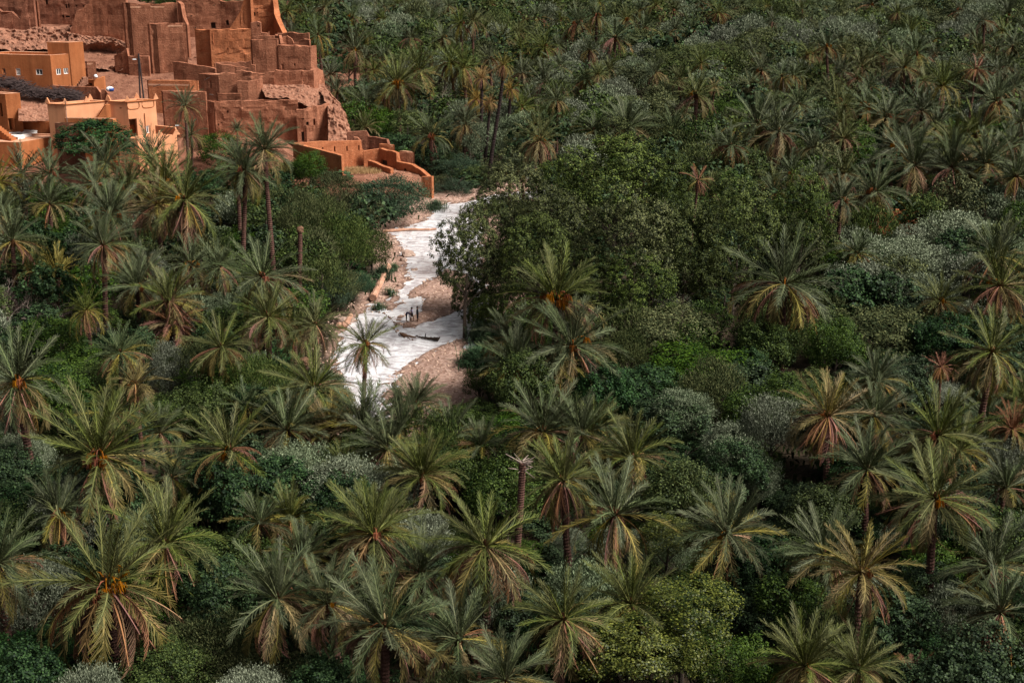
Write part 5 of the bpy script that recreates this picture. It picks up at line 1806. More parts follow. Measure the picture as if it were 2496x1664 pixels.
KINDS = {
    # name: (material, variants, keyword arguments, object name, category, crown height/width)
    'poplar': ('l_poplar', 4, dict(n=20000, nl=13, leaf=0.036, asp=1.35, hz=1.0, rough=0.030, lob=(0.30, 0.42), clumps=60, spreadd=(0.60, 0.82), inner=0.05), 'poplar_tree', 'tree', 0.95),
    'dark': ('l_dark', 3, dict(n=11000, nl=16, leaf=0.060, asp=1.3, hz=0.8, rough=0.06), 'fig_tree', 'tree', 0.85),
    'green': ('l_green', 3, dict(n=11000, nl=17, leaf=0.056, asp=1.7, hz=0.8, rough=0.08, spray=0.25), 'pomegranate_tree', 'tree', 0.85),
    'yellow': ('l_yellow', 3, dict(n=15000, nl=22, leaf=0.048, asp=1.4, hz=0.85, rough=0.075, lob=(0.22, 0.38)), 'apricot_tree', 'tree', 0.85),
    'tam': ('l_tam', 3, dict(n=12000, nl=16, leaf=0.08, asp=4.5, hz=0.95, rough=0.10, spray=0.75, lob=(0.28, 0.42)), 'tamarisk', 'tree', 1.0),
    'teal': ('l_teal', 2, dict(n=12000, nl=14, leaf=0.070, asp=3.6, hz=0.8, rough=0.10, spray=0.6), 'willow_shrub', 'shrub', 0.8),
    'olive': ('l_olive', 4, dict(n=15000, nl=18, leaf=0.060, asp=3.0, hz=0.85, rough=0.085, spray=0.72, lob=(0.24, 0.36), tintr=(0.05, 1.0), texp=1.2), 'olive_tree', 'olive tree', 0.85),
    'ovtree': ('l_tam', 2, dict(n=12000, nl=18, leaf=0.065, asp=2.4, hz=0.85, rough=0.08, spray=0.4), 'almond_tree', 'tree', 0.85),
}
PROTO = {}
for kn, (mt, nv, kw, on, cat, hr) in KINDS.items():
    for v in range(nv):
        V, Qx, Ax = crown_geo(hash(kn) % 1 + sum(map(ord, kn)) * 10 + v, **kw)
        m_hi = mk_mesh('crown', V, Qx, MT[mt], attr=Ax)
        kl = dict(kw)
        kl['n'] = 4200
        kl['leaf'] = kw['leaf'] * 1.5
        kl['clumps'] = 16
        V, Qx, Ax = crown_geo(sum(map(ord, kn)) * 10 + v + 500, **kl)
        G = Geo()
        G.add(V, Qx, 0, Ax)
        limbs_geo(G, v, 0.01, 0.5, mat=1, nb=3, r0=0.04)
        G.tube([(0, 0, -1.6), (0.02, 0, -0.4), (0, 0.02, 0.3)], [0.06, 0.05, 0.03], 6, m=1)
        m_lo = G.mesh(on, [MT[mt], MT['bark']])
        PROTO[kn, v] = (m_hi, m_lo)
TRUNKS = {}
TREE_N = [0]


def tree_at(kind, x, y, zc, rw, rh, label, group=None, parts=True, seed=0, name=None):
    mt, nv, kw, on, cat, hr = KINDS[kind]
    k = TREE_N[0]
    TREE_N[0] += 1
    g = tz(x, y)
    hi, lo = PROTO[kind, (k + seed) % nv]
    rz = (k * 1.7) % 6.28
    if parts:
        root = empty(name or on, (x, y, g), label, cat, group)
        G = Geo()
        limbs_geo(G, k, max(0.6, zc - g), rw * 0.9, r0=0.05 * rw + 0.04)
        link('trunk', G.mesh('trunk', MT['bark']), root)
        link('crown', hi, root, (0, 0, zc - g), (0, 0, rz), (rw, rw, rh))
    else:
        root = link(name or on, lo, None, (x, y, zc), (0, 0, rz), (rw, rw, rh))
        tag(root, label, cat, group)
    SITES.append((x, y, rw * (1.25 if kind == 'poplar' and parts else 0.8)))
    if parts and group is None and len(label.split()) <= 9:
        MARKS.append((x, y, label))
    return root


def tree(kind, px, py, w, h, label, group=None, zc=None, parts=None, name=None):
    """broadleaf tree whose crown is centred on photo pixel (px, py), w x h pixels (2352-wide view)"""
    px, py, w, h = px * KD, py * KD, w * KD, h * KD
    z = zc if zc is not None else 3.5
    for _ in range(3):
        c = at_z(px, py, z)
        dep = pix(c)[2]
        rw = w / 2 / (FPX / dep)
        rh = min(h / 2 / (FPX / dep), rw * 1.5)
        if kind == 'poplar':
            rw, rh = rw * 0.92, rh * 1.22
        if zc is None:
            z = max(0.0, tz(c.x, c.y)) + rh * 0.95 + 0.3
    return tree_at(kind, c.x, c.y, c.z, rw, rh, label, group, parts if parts is not None else w > 60 * KD, name=name)


T = [
    # dark poplar stand by the stream
    ('poplar', 1410, 420, 290, 200, 'largest rounded dark poplar at the back of the stand', 10.6),
    ('poplar', 1170, 465, 190, 170, 'dark poplar on the river bank facing the low ruin', 8.1),
    ('poplar', 1265, 520, 190, 170, 'olive-topped poplar in the middle of the stand', 9.6),
    ('poplar', 1065, 590, 175, 190, 'dark poplar overhanging the bright stream', 8.1),
    ('poplar', 1230, 585, 210, 170, 'broad poplar above the tall palm full of dates', 8.6),
    ('poplar', 1450, 560, 225, 190, 'round-headed poplar beside the tall palm full of dates', 10.1),
    ('poplar', 1690, 520, 225, 200, 'poplar with a lumpy head behind the lone skirted palm', 10.1),
    ('poplar', 1840, 500, 170, 180, 'poplar at the end of the stand near the silver olives', 9.1),
    ('poplar', 1570, 580, 190, 200, 'shaded poplar between two round-headed ones', 8.1),
    ('poplar', 1520, 440, 180, 160, 'poplar leaning behind the dead tan palm', 9.6),
    ('poplar', 1150, 640, 160, 150, 'low dark poplar growing down to the water', 4.3),
    ('poplar', 1125, 545, 160, 150, 'dark poplar between the overhanging one and the bank', 8.1),
    ('poplar', 1085, 660, 110, 110, 'lowest poplar bough mass sweeping over the water', 2.9),
    ('poplar', 1180, 715, 130, 100, 'small dark poplar behind the reeds', 3.1),
    ('poplar', 1345, 650, 180, 150, 'shaded poplar behind the tall palm full of dates', 6.6),
    ('poplar', 1470, 670, 180, 150, 'dark lower poplar facing the two light olive-green trees', 6.6),
    ('poplar', 1660, 650, 170, 150, 'deeply shaded poplar beside the lone skirted palm', 6.6),
    ('poplar', 1880, 590, 120, 120, 'small poplar at the foot of the stand beside a palm', 3.8),
    ('poplar', 1290, 430, 150, 130, 'poplar crown squeezed between the two largest poplars', 8.6),
    ('poplar', 1075, 692, 95, 85, 'leafy poplar skirt hanging to the water', 2.3),
    ('poplar', 1115, 718, 100, 75, 'low poplar growth above the reeds', 2.1),
    # lighter trees right of centre
    ('ovtree', 1540, 765, 215, 130, 'light olive-green tree with several upright heads', 4.0),
    ('ovtree', 1800, 770, 205, 120, 'olive-green tree under the lone skirted palm', 3.6),
    ('ovtree', 2030, 775, 235, 150, 'wide light-green tree before the tall golden-green palm', 4.0),
    ('green', 1610, 850, 250, 120, 'bright green sprawling tree below the olive-green tree', 3.2),
    ('dark', 1480, 900, 180, 130, 'dark green tree draped with vines', 3.0),
    ('dark', 1720, 900, 220, 150, 'large dark tree in shade under the olive-green trees', 2.8),
    ('green', 1860, 900, 170, 100, 'small green tree behind the palm with brown fronds', 2.8),
    ('dark', 1540, 960, 180, 130, 'dark vine-hung tree between pale olives', 3.2),
    ('dark', 2060, 850, 200, 90, 'shaded dark tree at the foot of the wide light-green tree', 2.4),
    # left bank
    ('tam', 690, 505, 105, 140, 'tall yellow-green tamarisk on the left bank', 6.0),
    ('tam', 752, 500, 95, 120, 'upright tamarisk under the low ruin terrace', 5.6),
    ('tam', 795, 565, 120, 150, 'largest feathery tamarisk on the left bank', 5.0),
    ('tam', 720, 600, 125, 150, 'upright tamarisk behind the short headless trunk', 4.4),
    ('tam', 775, 655, 110, 90, 'low tamarisk at the foot of the bank trees', 2.6),
    ('tam', 770, 440, 115, 90, 'tamarisk under the sloping front wall of the low ruin', 4.5),
    ('teal', 905, 455, 175, 115, 'round dense willow shrub at the pier of the low ruin', 3.2),
    ('teal', 850, 480, 110, 90, 'teal willow shrub beside the round dense one', 2.6),
    ('tam', 852, 575, 105, 105, 'leafy tamarisk leaning over the stream', 3.2),
    ('teal', 812, 655, 80, 70, 'low willow shrub above the pale bank log', 2.0),
    ('teal', 760, 670, 120, 80, 'dark low willow shrub behind the bank trees', 2.2),
    ('green', 710, 385, 80, 90, 'loose light-green sapling before the low ruin', 5.0),
    ('dark', 640, 480, 120, 120, 'dark tree in shade behind the twin palm trunks', 3.4),
    ('dark', 216, 322, 168, 108, 'dense dark green tree before the bright orange house', 7.2),
    ('green', 500, 345, 112, 95, 'bright green tree below the broad front house of the ksar', 4.5),
    ('green', 540, 402, 115, 90, 'green tree between the tall twin palms and the ksar', 3.2),
    ('dark', 622, 432, 115, 95, 'dark tree below the sloping front wall of the low ruin', 3.2),
    ('dark', 472, 425, 95, 80, 'dark tree at the foot of the lone slender palm', 2.6),
    ('green', 665, 402, 85, 85, 'light green tree beside the taller twin palm', 3.8),
    ('dark', 585, 480, 135, 110, 'dark tree closing the gap behind the twin trunks', 2.8),
    ('green', 560, 560, 130, 90, 'green tree in shade behind the small skirted palms', 3.0),
    ('green', 120, 540, 150, 100, 'green vine-covered tree among the dense palms', 3.2),
    ('green', 130, 775, 170, 110, 'bright green mounded tree beside the bare grey shrub', 3.6),
    ('green', 190, 850, 180, 110, 'green sprawling tree behind the very large palm', 3.0),
    ('green', 520, 890, 210, 130, 'green thicket with bare twigs beside the conical olive', 3.2),
    ('dark', 640, 880, 120, 110, 'dark leafy tree beside the headless trunk', 2.8),
    ('dark', 70, 1120, 170, 120, 'dark round tree between two large palms', 3.2),
    ('dark', 330, 1000, 130, 110, 'dark tree in the shade of the very large palm', 2.6),
    ('green', 590, 1170, 90, 60, 'low bright green vine under the olive thicket', 2.2),
    ('green', 1090, 960, 130, 90, 'green bushes at the near end of the gravel bar', 2.2),
    ('green', 1100, 880, 80, 90, 'leafy green shrub on the right bank', 2.4),
    # olives
    ('olive', 800, 1120, 240, 140, 'largest pale silver olive of the near thicket', 4.4),
    ('olive', 670, 1075, 200, 130, 'silver olive beside the spiky green palm', 4.2),
    ('olive', 910, 1130, 170, 120, 'silver olive at the edge of the near thicket', 4.0),
    ('olive', 600, 1130, 130, 100, 'shaded olive at the end of the near thicket', 3.4),
    ('olive', 392, 855, 105, 150, 'grey conical olive beside the small orange-toned palm', 3.8),
    ('olive', 430, 735, 85, 75, 'small grey olive before the collapsed palm', 3.0),
    ('olive', 505, 705, 92, 85, 'small silver olive with a thin dark stem', 3.6),
    ('olive', 1565, 940, 150, 100, 'white-tipped olive grown through with green vines', 4.0),
    ('olive', 1690, 1020, 160, 110, 'pale olive beside the palm with brown withered fronds', 3.2),
    ('olive', 1740, 1100, 130, 100, 'silver olive above the wide pale palm', 3.0),
    ('olive', 1310, 1245, 85, 70, 'small white-tipped olive beside the leaning trunk', 3.2),
    ('olive', 1430, 1260, 150, 100, 'grey olive under the silvery palm', 2.8),
    ('olive', 1560, 1270, 130, 90, 'grey olive behind the dark green tree', 2.6),
    ('olive', 2060, 600, 210, 120, 'wide silver olive below the red garden wall', 3.9),
    ('olive', 2200, 540, 210, 120, 'wide silver olive beside the red garden wall', 3.4),
    ('olive', 2310, 480, 190, 120, 'silver olive at the foot of the dense palm grove', 3.6),
    ('olive', 1990, 660, 230, 120, 'grey-green olive beside the lone skirted palm', 3.4),
    ('olive', 2110, 680, 190, 110, 'olive between the lone skirted palm and the pair of palms', 3.2),
    ('olive', 2160, 610, 170, 100, 'silver olive in the middle of the olive group', 3.2),
    ('olive', 1640, 350, 110, 60, 'pale olive behind the dark poplars', 4.0),
    ('olive', 2010, 870, 120, 70, 'grey olive behind the blue-green palm', 2.6),
    ('olive', 2170, 905, 110, 60, 'white-tipped olive beside the tall dark trunk', 2.8),
    ('olive', 2080, 1240, 130, 70, 'dull olive between the long thin trunk and the dark palm', 2.4),
    # near right
    ('yellow', 1570, 1400, 250, 150, 'big yellow-green apricot tree before the half-hidden palm', 5.6),
    ('yellow', 1440, 1480, 270, 170, 'broad yellow-green apricot tree lowest on the slope', 4.8),
    ('yellow', 1600, 1510, 190, 130, 'yellow-green apricot tree with twiggy branches', 4.4),
    ('yellow', 1530, 1230, 145, 100, 'smaller yellow-green tree beside the grey olive', 4.8),
    ('dark', 1725, 1300, 165, 130, 'dark green tree under the wide pale palm', 3.2),
    ('dark', 1740, 1420, 170, 130, 'deep green tree beside the big yellow-green one', 2.8),
    ('dark', 1630, 1120, 170, 110, 'glossy dark green tree between palms and olives', 3.2),
    ('dark', 1860, 1160, 140, 100, 'dark leafy bush below the palm with brown fronds', 3.0),
    ('tam', 2070, 1400, 150, 150, 'grey-green tamarisk behind the yellow-fronded palm', 3.0),
    ('green', 2180, 1520, 170, 100, 'bright dark-green bush beside the withered tan shoot', 2.8),
    ('dark', 2250, 1560, 140, 90, 'dark bush under the shaded palm tangle', 2.2),
    ('tam', 480, 1480, 230, 150, 'dull green tamarisk thicket beside the broadest palm', 2.8),
    ('tam', 600, 1530, 200, 120, 'dull green tamarisk below the palm with pinkish fronds', 2.4),
    ('dark', 60, 1510, 220, 110, 'dark shaded bush under the broadest palm', 2.2),
    ('dark', 260, 1530, 200, 90, 'dark leafy bush in the shade of the broadest palm', 1.8),
    ('dark', 750, 1540, 140, 80, 'dark leafy bush in the shade of the huge blue-green palm', 1.8),
    ('dark', 1130, 1130, 150, 110, 'dark bush beside the tip of the leaning trunk', 2.6),
    # upstream and beyond
    ('green', 870, 283, 95, 80, 'round bright green tree beside the crag', 4.5),
    ('dark', 905, 338, 130, 75, 'dark climbing shrub behind the grey rough wall', 1.9),
    ('dark', 985, 375, 120, 90, 'dark leafy bank shrub beside the free-standing mud block', 2.2),
    ('teal', 1050, 395, 110, 80, 'grey-green bank shrub upstream of the poplars', 1.6),
    ('teal', 1045, 432, 90, 50, 'low shrub where the stream disappears', 0.9),
    ('olive', 1060, 270, 95, 65, 'grey olive beside the bare forked tree', 3.4),
    ('olive', 1165, 300, 110, 80, 'grey olive at the feet of the scorched palms', 3.4),
    ('olive', 940, 245, 80, 60, 'grey olive under the palm with yellow dates', 3.0),
    ('olive', 860, 200, 90, 60, 'grey olive behind the crag', 3.0),
    ('dark', 800, 150, 80, 60, 'dark tree beside the roofless house', 4.0),
    ('green', 900, 115, 120, 60, 'green tree in the grove beyond the roofless house', 4.5),
    ('tam', 1180, 340, 110, 80, 'olive-green tree below the scorched palms', 3.4),
    ('ovtree', 1480, 90, 90, 50, 'pale green tree under the tall date-laden palms', 4.0),
    ('ovtree', 1560, 135, 130, 70, 'domed olive-green tree beyond the poplars', 4.5),
    ('poplar', 1440, 165, 100, 75, 'dark round tree below the tall date-laden palms', 4.3),
    ('poplar', 1520, 170, 110, 80, 'dark round tree beside the domed olive-green one', 4.3),
    ('ovtree', 1640, 130, 120, 70, 'light green tree behind the far silver olives', 4.2),
    ('ovtree', 1430, 255, 150, 70, 'light green twiggy tree behind the low spreading palms', 3.4),
    ('green', 1670, 260, 100, 70, 'bright green round tree beside the bare-trunked palm', 3.6),
    ('ovtree', 1770, 245, 110, 70, 'green tree beside the bare-trunked palm grove', 3.6),
    ('green', 2250, 430, 100, 70, 'bright green bush among the dense palms', 3.0),
    ('tam', 2060, 80, 110, 90, 'tall dark feathery tree among the far olives', 5.0),
    ('green', 2350, 230, 90, 60, 'yellow-green tree in the dense palm grove', 4.0),
]
for (kd, x, y, w, h, lab, zc) in T:
    tree(kd, x, y, w, h, lab, zc=zc)
# far silver olives
OG = 'silver olives beyond the poplars'
for (x, y, w, h) in [(1720, 70, 110, 60), (1790, 110, 110, 60), (1680, 50, 80, 45), (1850, 70, 100, 55), (1760, 40, 90, 45), (1930, 80, 90, 45), (1990, 45, 80, 40), (1830, 30, 80, 40), (1900, 45, 70, 36),
                     (1710, 125, 90, 50), (1780, 160, 80, 44), (2120, 100, 90, 50), (2190, 90, 80, 44), (2330, 150, 90, 50), (2170, 160, 80, 44), (1640, 85, 60, 36), (1600, 40, 60, 34), (2040, 110, 70, 40),
                     (1480, 60, 60, 34), (1700, 350, 90, 50), (1660, 380, 80, 44), (1790, 370, 80, 40), (1960, 290, 90, 46), (1870, 300, 100, 50), (2250, 270, 80, 44), (940, 140, 70, 40), (1060, 120, 70, 40), (1010, 175, 70, 40), (1110, 210, 70, 44)]:
    tree('olive', x, y, w, h, 'silver-grey olive crown in the mixed grove beyond the poplars', OG)

# ------------------------------------------------------------------ fill the grove floor between them
rg = random.Random(77)
FILLED = {'olive': 0, 'dark': 0, 'green': 0, 'tam': 0, 'ovtree': 0, 'poplar': 0, 'teal': 0}
STUFF = Geo()
FARG = {}


BLK = [gp(*q) for q in [(830, 880), (1150, 850), (1150, 1170), (850, 1170)]]      # open view on to the gravel


BLK2 = [gp(*q) for q in [(2100, 525), (2235, 525), (2260, 600), (2080, 600)]]     # before the garden wall


def blocked(x, y, r):
    if x > 20 and 140 < y < 185 and poly_sd(np.array([x]), np.array([y]), BLK2)[0] < 0:
        return True
    if y > 188 and y < 300 and x < -10.5 and (x < -27 or y < 208):
        if not (y < 200 and x < -24):
            return True
    if 188 < y < 222 and x < -15.5:
        if not (y < 198 and x < -24):
            return True
    if 290 < y < 385 and x < -48:
        return True
    if -28 < x < 8 and 95 < y < 206:
        X, Y = np.array([x]), np.array([y])
        if poly_sd(X, Y, BLK)[0] < 0:
            return True
        if poly_sd(X, Y, RIVER)[0] < 1.0 + r * 0.9:
            return True
        if poly_sd(X, Y, bar2)[0] < 0.4 + r * 0.9:
            return True
    return False


LABF = {'olive': 'grey-green olive filling the grove floor', 'dark': 'dark leafy fig shrub filling the grove floor', 'green': 'green pomegranate shrub filling the grove floor',
        'tam': 'feathery tamarisk filling the grove floor', 'ovtree': 'pale green almond tree filling the grove floor', 'poplar': 'young dark poplar filling the grove floor', 'teal': 'blue-green willow shrub filling the grove floor'}
y = 66.0
cands = []
while y < 520:
    step = 2.9 + 0.0052 * y + max(0.0, y - 230) * 0.0075
    half = 0.36 * y + 8
    x = -half
    while x < half:
        cands.append((x + rg.uniform(-1, 1) * step * 0.45, y + rg.uniform(-1, 1) * step * 0.45, step))
        x += step
    y += step * 0.95
GRID = {}
for (sx_, sy_, sr) in SITES:
    GRID.setdefault((int(sx_ // 10), int(sy_ // 10)), []).append((sx_, sy_, sr))


def near_site(x, y, f):
    i, j = int(x // 10), int(y // 10)
    for a in (-1, 0, 1):
        for c in (-1, 0, 1):
            for (sx_, sy_, sr) in GRID.get((i + a, j + c), ()):
                if (sx_ - x) ** 2 + (sy_ - y) ** 2 < (f * sr) ** 2:
                    return True
    return False


# more palms of the grove, standing in the gaps
FPN = {'near': 0, 'far': 0}
for k_ in range(4000):
    near_ = k_ < 1500
    y = rg.uniform(76, 200) if near_ else rg.uniform(205, 500)
    x = rg.uniform(-1, 1) * (0.36 * y + 2)
    if (near_ and FPN['near'] >= 34) or (not near_ and FPN['far'] >= 88):
        continue
    if (162 < y < 215 and x < -8) or blocked(x, y, 2.5) or near_site(x, y, 2.2 if near_ else 1.4):
        continue
    if not near_ and y > 300 and x > 60 and rg.random() < 0.5:
        continue
    H_ = rg.uniform(3.6, 5.6) if near_ else rg.uniform(5.5, 8.5)
    Lf = rg.uniform(2.6, 3.6) if near_ else rg.uniform(2.6, 3.6)
    q = Vector((x, y, tz(x, y) + H_))
    ux, uy, ud = pix(q)
    if ux < -60 or ux > PW + 60 or uy < -20:
        continue
    mk = min(MARKS, key=lambda m: (m[0] - x) ** 2 + (m[1] - y) ** 2)
    lb = ('young palm beside the ' + mk[2]) if (mk[0] - x) ** 2 + (mk[1] - y) ** 2 < 300 and len(mk[2].split()) < 12 else ('young palm standing free among low shrubs' if near_ else 'scattered grey-green palm standing free in the far mixed grove')
    palm(ux / KD, uy / KD, 2 * Lf * FPX / ud / KD / 1.28, H_, B_ if rg.random() < 0.6 else G_, rg.choice((0.1, 0.3, 0.3, 0.6)), 0, label=lb, group='young palms in the gaps' if near_ else 'scattered palms of the far grove', low=-15 if near_ else -42)
    GRID.setdefault((int(x // 10), int(y // 10)), []).append((x, y, 1.3))
    FPN['near' if near_ else 'far'] += 1

for (x, y, st) in cands:
    tall = rg.random() < 0.42 and not (176 < y < 215 and x < -8)
    rw = min(4.2, st * (rg.uniform(0.62, 0.85) if tall else rg.uniform(0.5, 0.72)))
    if blocked(x, y, rw * 0.8) or near_site(x, y, 0.75):
        continue
    wts = [('olive', 0.20), ('dark', 0.26), ('green', 0.22), ('tam', 0.14), ('ovtree', 0.18)]
    if y > 230 and x > 15:
        wts = [('olive', 0.27), ('ovtree', 0.31), ('dark', 0.16), ('green', 0.12), ('poplar', 0.14)]
    elif y < 120:
        wts = [('dark', 0.42), ('green', 0.28), ('olive', 0.16), ('tam', 0.14)]
    elif 130 < y < 200 and x < -15:
        wts = [('dark', 0.4), ('green', 0.3), ('tam', 0.15), ('olive', 0.15)]
    t = rg.random() * sum(w for _, w in wts)
    for kd, w in wts:
        t -= w
        if t <= 0:
            break
    g = tz(x, y)
    if tall:
        rh = rw * rg.uniform(0.85, 1.15)
        zc = g + rh * rg.uniform(0.9, 1.25) + 0.5
    else:
        rh = rw * rg.uniform(0.45, 0.65)
        zc = g + rh * rg.uniform(0.3, 0.6)
        if kd in ('olive', 'ovtree') and rg.random() < 0.6:
            kd = 'dark'
    FILLED[kd] += 1
    nk = FILLED[kd]
    if nk <= 290:
        z_ = 'at the near edge of the grove' if y < 115 else ('around the middle of the grove' if y < 200 else 'in the far grove')
        mk = min(MARKS, key=lambda m: (m[0] - x) ** 2 + (m[1] - y) ** 2)
        lb = LABF[kd].replace('filling the grove floor', 'beside the ' + mk[2]) if (mk[0] - x) ** 2 + (mk[1] - y) ** 2 < 150 else LABF[kd].replace('the grove floor', 'gaps ' + z_)
        tree_at(kd, x, y, zc, rw, rh, lb, group=LABF[kd].split(' filling')[0] + 's on the grove floor', parts=y < 122, seed=nk)
    else:
        # too many to count: one canopy mass of small crowns
        n = 400 if tall else 210
        V, Qx, Ax = FARG.get((kd, tall), (None, None, None))
        if V is None:
            kl = dict(KINDS[kd][2])
            kl.update(n=n, leaf=kl['leaf'] * (3.2 if tall else 4.0), clumps=14)
            FARG[kd, tall] = crown_geo(sum(map(ord, kd)) + 9000, **kl)
            V, Qx, Ax = FARG[kd, tall]
        a = rg.random() * 6.28
        co, si = math.cos(a), math.sin(a)
        W = np.stack([(V[:, 0] * co - V[:, 1] * si) * rw + x, (V[:, 0] * si + V[:, 1] * co) * rw + y, V[:, 2] * rh + zc], 1)
        STUFF.add(W, Qx, ['olive', 'dark', 'green', 'tam', 'ovtree', 'poplar', 'teal'].index(kd), np.clip(Ax + rg.uniform(-0.12, 0.12), 0, 1))
if STUFF.n:
    tag(link('far_canopy', STUFF.mesh('far_canopy', [MT[KINDS[k][0]] for k in ('olive', 'dark', 'green', 'tam', 'ovtree', 'poplar', 'teal')])), 'continuous canopy of small trees filling the far grove', 'grove', kind='stuff')
print('FILLED', FILLED, 'sites', len(SITES), 'palms', PALM_N[0])

# ------------------------------------------------------------------ low plants on the ground
rng = np.random.default_rng(21)
n = 42000
yy = 66 + 160 * rng.random(n) ** 1.2
xx = (rng.random(n) * 2 - 1) * (0.37 * yy + 6)
sdv = poly_sd(xx, yy, RIVER)
s2 = poly_sd(xx, yy, bar2)
ok = ~((yy > 186) & (xx < -9)) & (sdv > 2.2) & (s2 > 0.5)
ok |= (sdv > 0.8) & (sdv < 2.5) & (s2 > 1.0) & (rng.random(n) < 0.25) & (yy < 186)
xx, yy = xx[ok], yy[ok]
zz = terrain(xx, yy)
n = len(xx)
ln = rng.uniform(0.25, 0.75, n)
az = rng.random(n) * 6.28
tl = rng.normal(0, 0.5, n)
dx, dy, dz = np.cos(az) * np.sin(tl), np.sin(az) * np.sin(tl), np.cos(tl)
P0_ = np.stack([xx, yy, zz - 0.05], 1)
P1_ = P0_ + np.stack([dx, dy, np.abs(dz)], 1) * ln[:, None]
sd_ = np.stack([-np.sin(az + 1.2), np.cos(az + 1.2), 0 * az], 1) * (ln * 0.22)[:, None]
V = np.stack([P0_ - sd_ * 0.4, P0_ + sd_ * 0.4, P1_ + sd_, P1_ - sd_], 1).reshape(-1, 3)
tag(link('ground_cover', mk_mesh('ground_cover', V, np.arange(n * 4).reshape(n, 4), MT['l_cover'], attr=np.repeat(rng.random(n), 4))), 'low green plants covering the grove floor', 'ground cover', kind='stuff')

# ------------------------------------------------------------------ reeds along the stream
def reeds(px, py, w, n, hgt, label):
    c = at_z(px * KD, py * KD, 0.3)
    dep = pix(c)[2]
    rw = w * KD / 2 / (FPX / dep)
    rr_ = random.Random(int(px))
    G = Geo()
    for k in range(n):
        a = rr_.random() * 6.28
        r = rw * abs(rr_.gauss(0, 0.6))
        bx, by = r * math.cos(a), r * math.sin(a) * 1.3
        h = hgt * rr_.uniform(0.35, 1.1) * (1 - 0.35 * min(1, r / rw))
        lx, ly = rr_.gauss(0, 0.16) * h, rr_.gauss(0, 0.16) * h
        e = 0.035
        aa = rr_.random() * 3.14
        ex, ey = e * math.cos(aa), e * math.sin(aa)
        G.add([(bx - ex, by - ey, -0.2), (bx + ex, by + ey, -0.2), (bx + lx + ex * 0.4, by + ly + ey * 0.4, h), (bx + lx - ex * 0.4, by + ly - ey * 0.4, h)], [(0, 1, 2, 3)], a=rr_.random())
        for q in range(5):
            f = rr_.uniform(0.3, 1.0)
            p = Vector((bx + lx * f, by + ly * f, h * f))
            a2 = rr_.random() * 6.28
            d = Vector((math.cos(a2) * 0.45, math.sin(a2) * 0.45, rr_.uniform(-0.1, 0.35)))
            s = Vector((-math.sin(a2), math.cos(a2), 0)) * 0.03
            G.add([p - s, p + s, p + d + s * 0.2, p + d - s * 0.2], [(0, 1, 2, 3)], a=rr_.random())
    o = link('reed_clump', G.mesh('reed_clump', MT['l_reed']), loc=(c.x, c.y, max(0.0, tz(c.x, c.y))))
    tag(o, label, 'reeds', 'reed clumps along the stream')


reeds(1120, 735, 60, 500, 2.2, 'blue-green reeds hanging over the stream below the poplars')
reeds(1105, 775, 70, 500, 1.9, 'tall reeds on the right bank above the gravel bar')
reeds(1090, 845, 70, 500, 1.7, 'light reeds at the edge of the gravel bar')
reeds(1160, 800, 80, 500, 2.2, 'reeds between the bank and the blue-green upright palm')
reeds(880, 640, 40, 240, 1.6, 'reeds behind the pale bank log')
reeds(835, 665, 50, 300, 1.7, 'reeds at the end of the pale bank log')
reeds(895, 672, 34, 45, 0.8, 'short reed tuft between the bank log and the stream')
reeds(905, 620, 30, 45, 0.9, 'short grassy tuft at the upper end of the bank log')
reeds(870, 705, 34, 50, 0.8, 'short grassy tuft at the lower end of the bank log')
reeds(1000, 475, 60, 240, 1.2, 'low reeds at the foot of the mud pier')


# ------------------------------------------------------------------ bare trees
def bare_tree(px, py, w, h, label, seed, mat='grey_bark', depth=5, spread=0.9):
    """leafless branching tree; (px, py) is its base"""
    b0 = at_z(px * KD, py * KD, 2.0)
    dep = pix(b0)[2]
    H = h * KD / (FPX / dep)
    W = w * KD / 2 / (FPX / dep)
    rr_ = random.Random(seed)
    G = Geo()

    def grow(p, d, ln, r, k):
        q = p + d * ln * 0.5 + Vector((rr_.gauss(0, 0.06), rr_.gauss(0, 0.06), 0)) * ln
        e = p + d * ln
        G.tube([p, q, e], [r, r * 0.8, r * 0.6], 5 if k > 2 else 3, cap=False)
        if k == 0:
            return
        for i in range(rr_.choice((2, 3, 3))):
            nd = (d + Vector((rr_.gauss(0, spread), rr_.gauss(0, spread), rr_.gauss(0.12, 0.35)))).normalized()
            grow(e if i else q, nd, ln * rr_.uniform(0.58, 0.85), r * 0.58, k - 1)
    base = Vector((b0.x, b0.y, tz(b0.x, b0.y)))
    for i in range(3):
        grow(Vector((0, 0, -0.2 if i else -0.3)) + Vector((rr_.gauss(0, 0.2), rr_.gauss(0, 0.2), 0)), Vector((rr_.gauss(0, 0.5) * W / H, rr_.gauss(0, 0.3), 1)).normalized(), (H + 2.0) * 0.36, 0.085, depth)
    tag(link('bare_tree', G.mesh('bare_tree', MT[mat]), loc=base), label, 'bare tree', 'leafless trees')


bare_tree(60, 745, 150, 95, 'grey leafless shrub with tangled twigs below the low palms', 1, spread=1.1)
bare_tree(110, 735, 140, 90, 'pinkish bare thorn tree beside the grey leafless shrub', 2, spread=1.0)
bare_tree(20, 720, 120, 80, 'bare twiggy shrub beside the dark palm', 3, spread=1.1)
bare_tree(205, 770, 80, 60, 'pale crooked bare branches under the small skirted palm', 4, depth=4)
bare_tree(1030, 255, 90, 70, 'bare forked tree behind the bright green round tree', 5, depth=4)
bare_tree(500, 860, 60, 80, 'whitish dead sapling in the green thicket', 6, depth=3)
bare_tree(1490, 265, 80, 40, 'pale bare twigs in the light green twiggy tree', 7, depth=3)
bare_tree(1740, 960, 90, 60, 'arching bare purple twigs above the pale olive', 8, depth=3)

# ------------------------------------------------------------------ stream furniture
rr = random.Random(31)
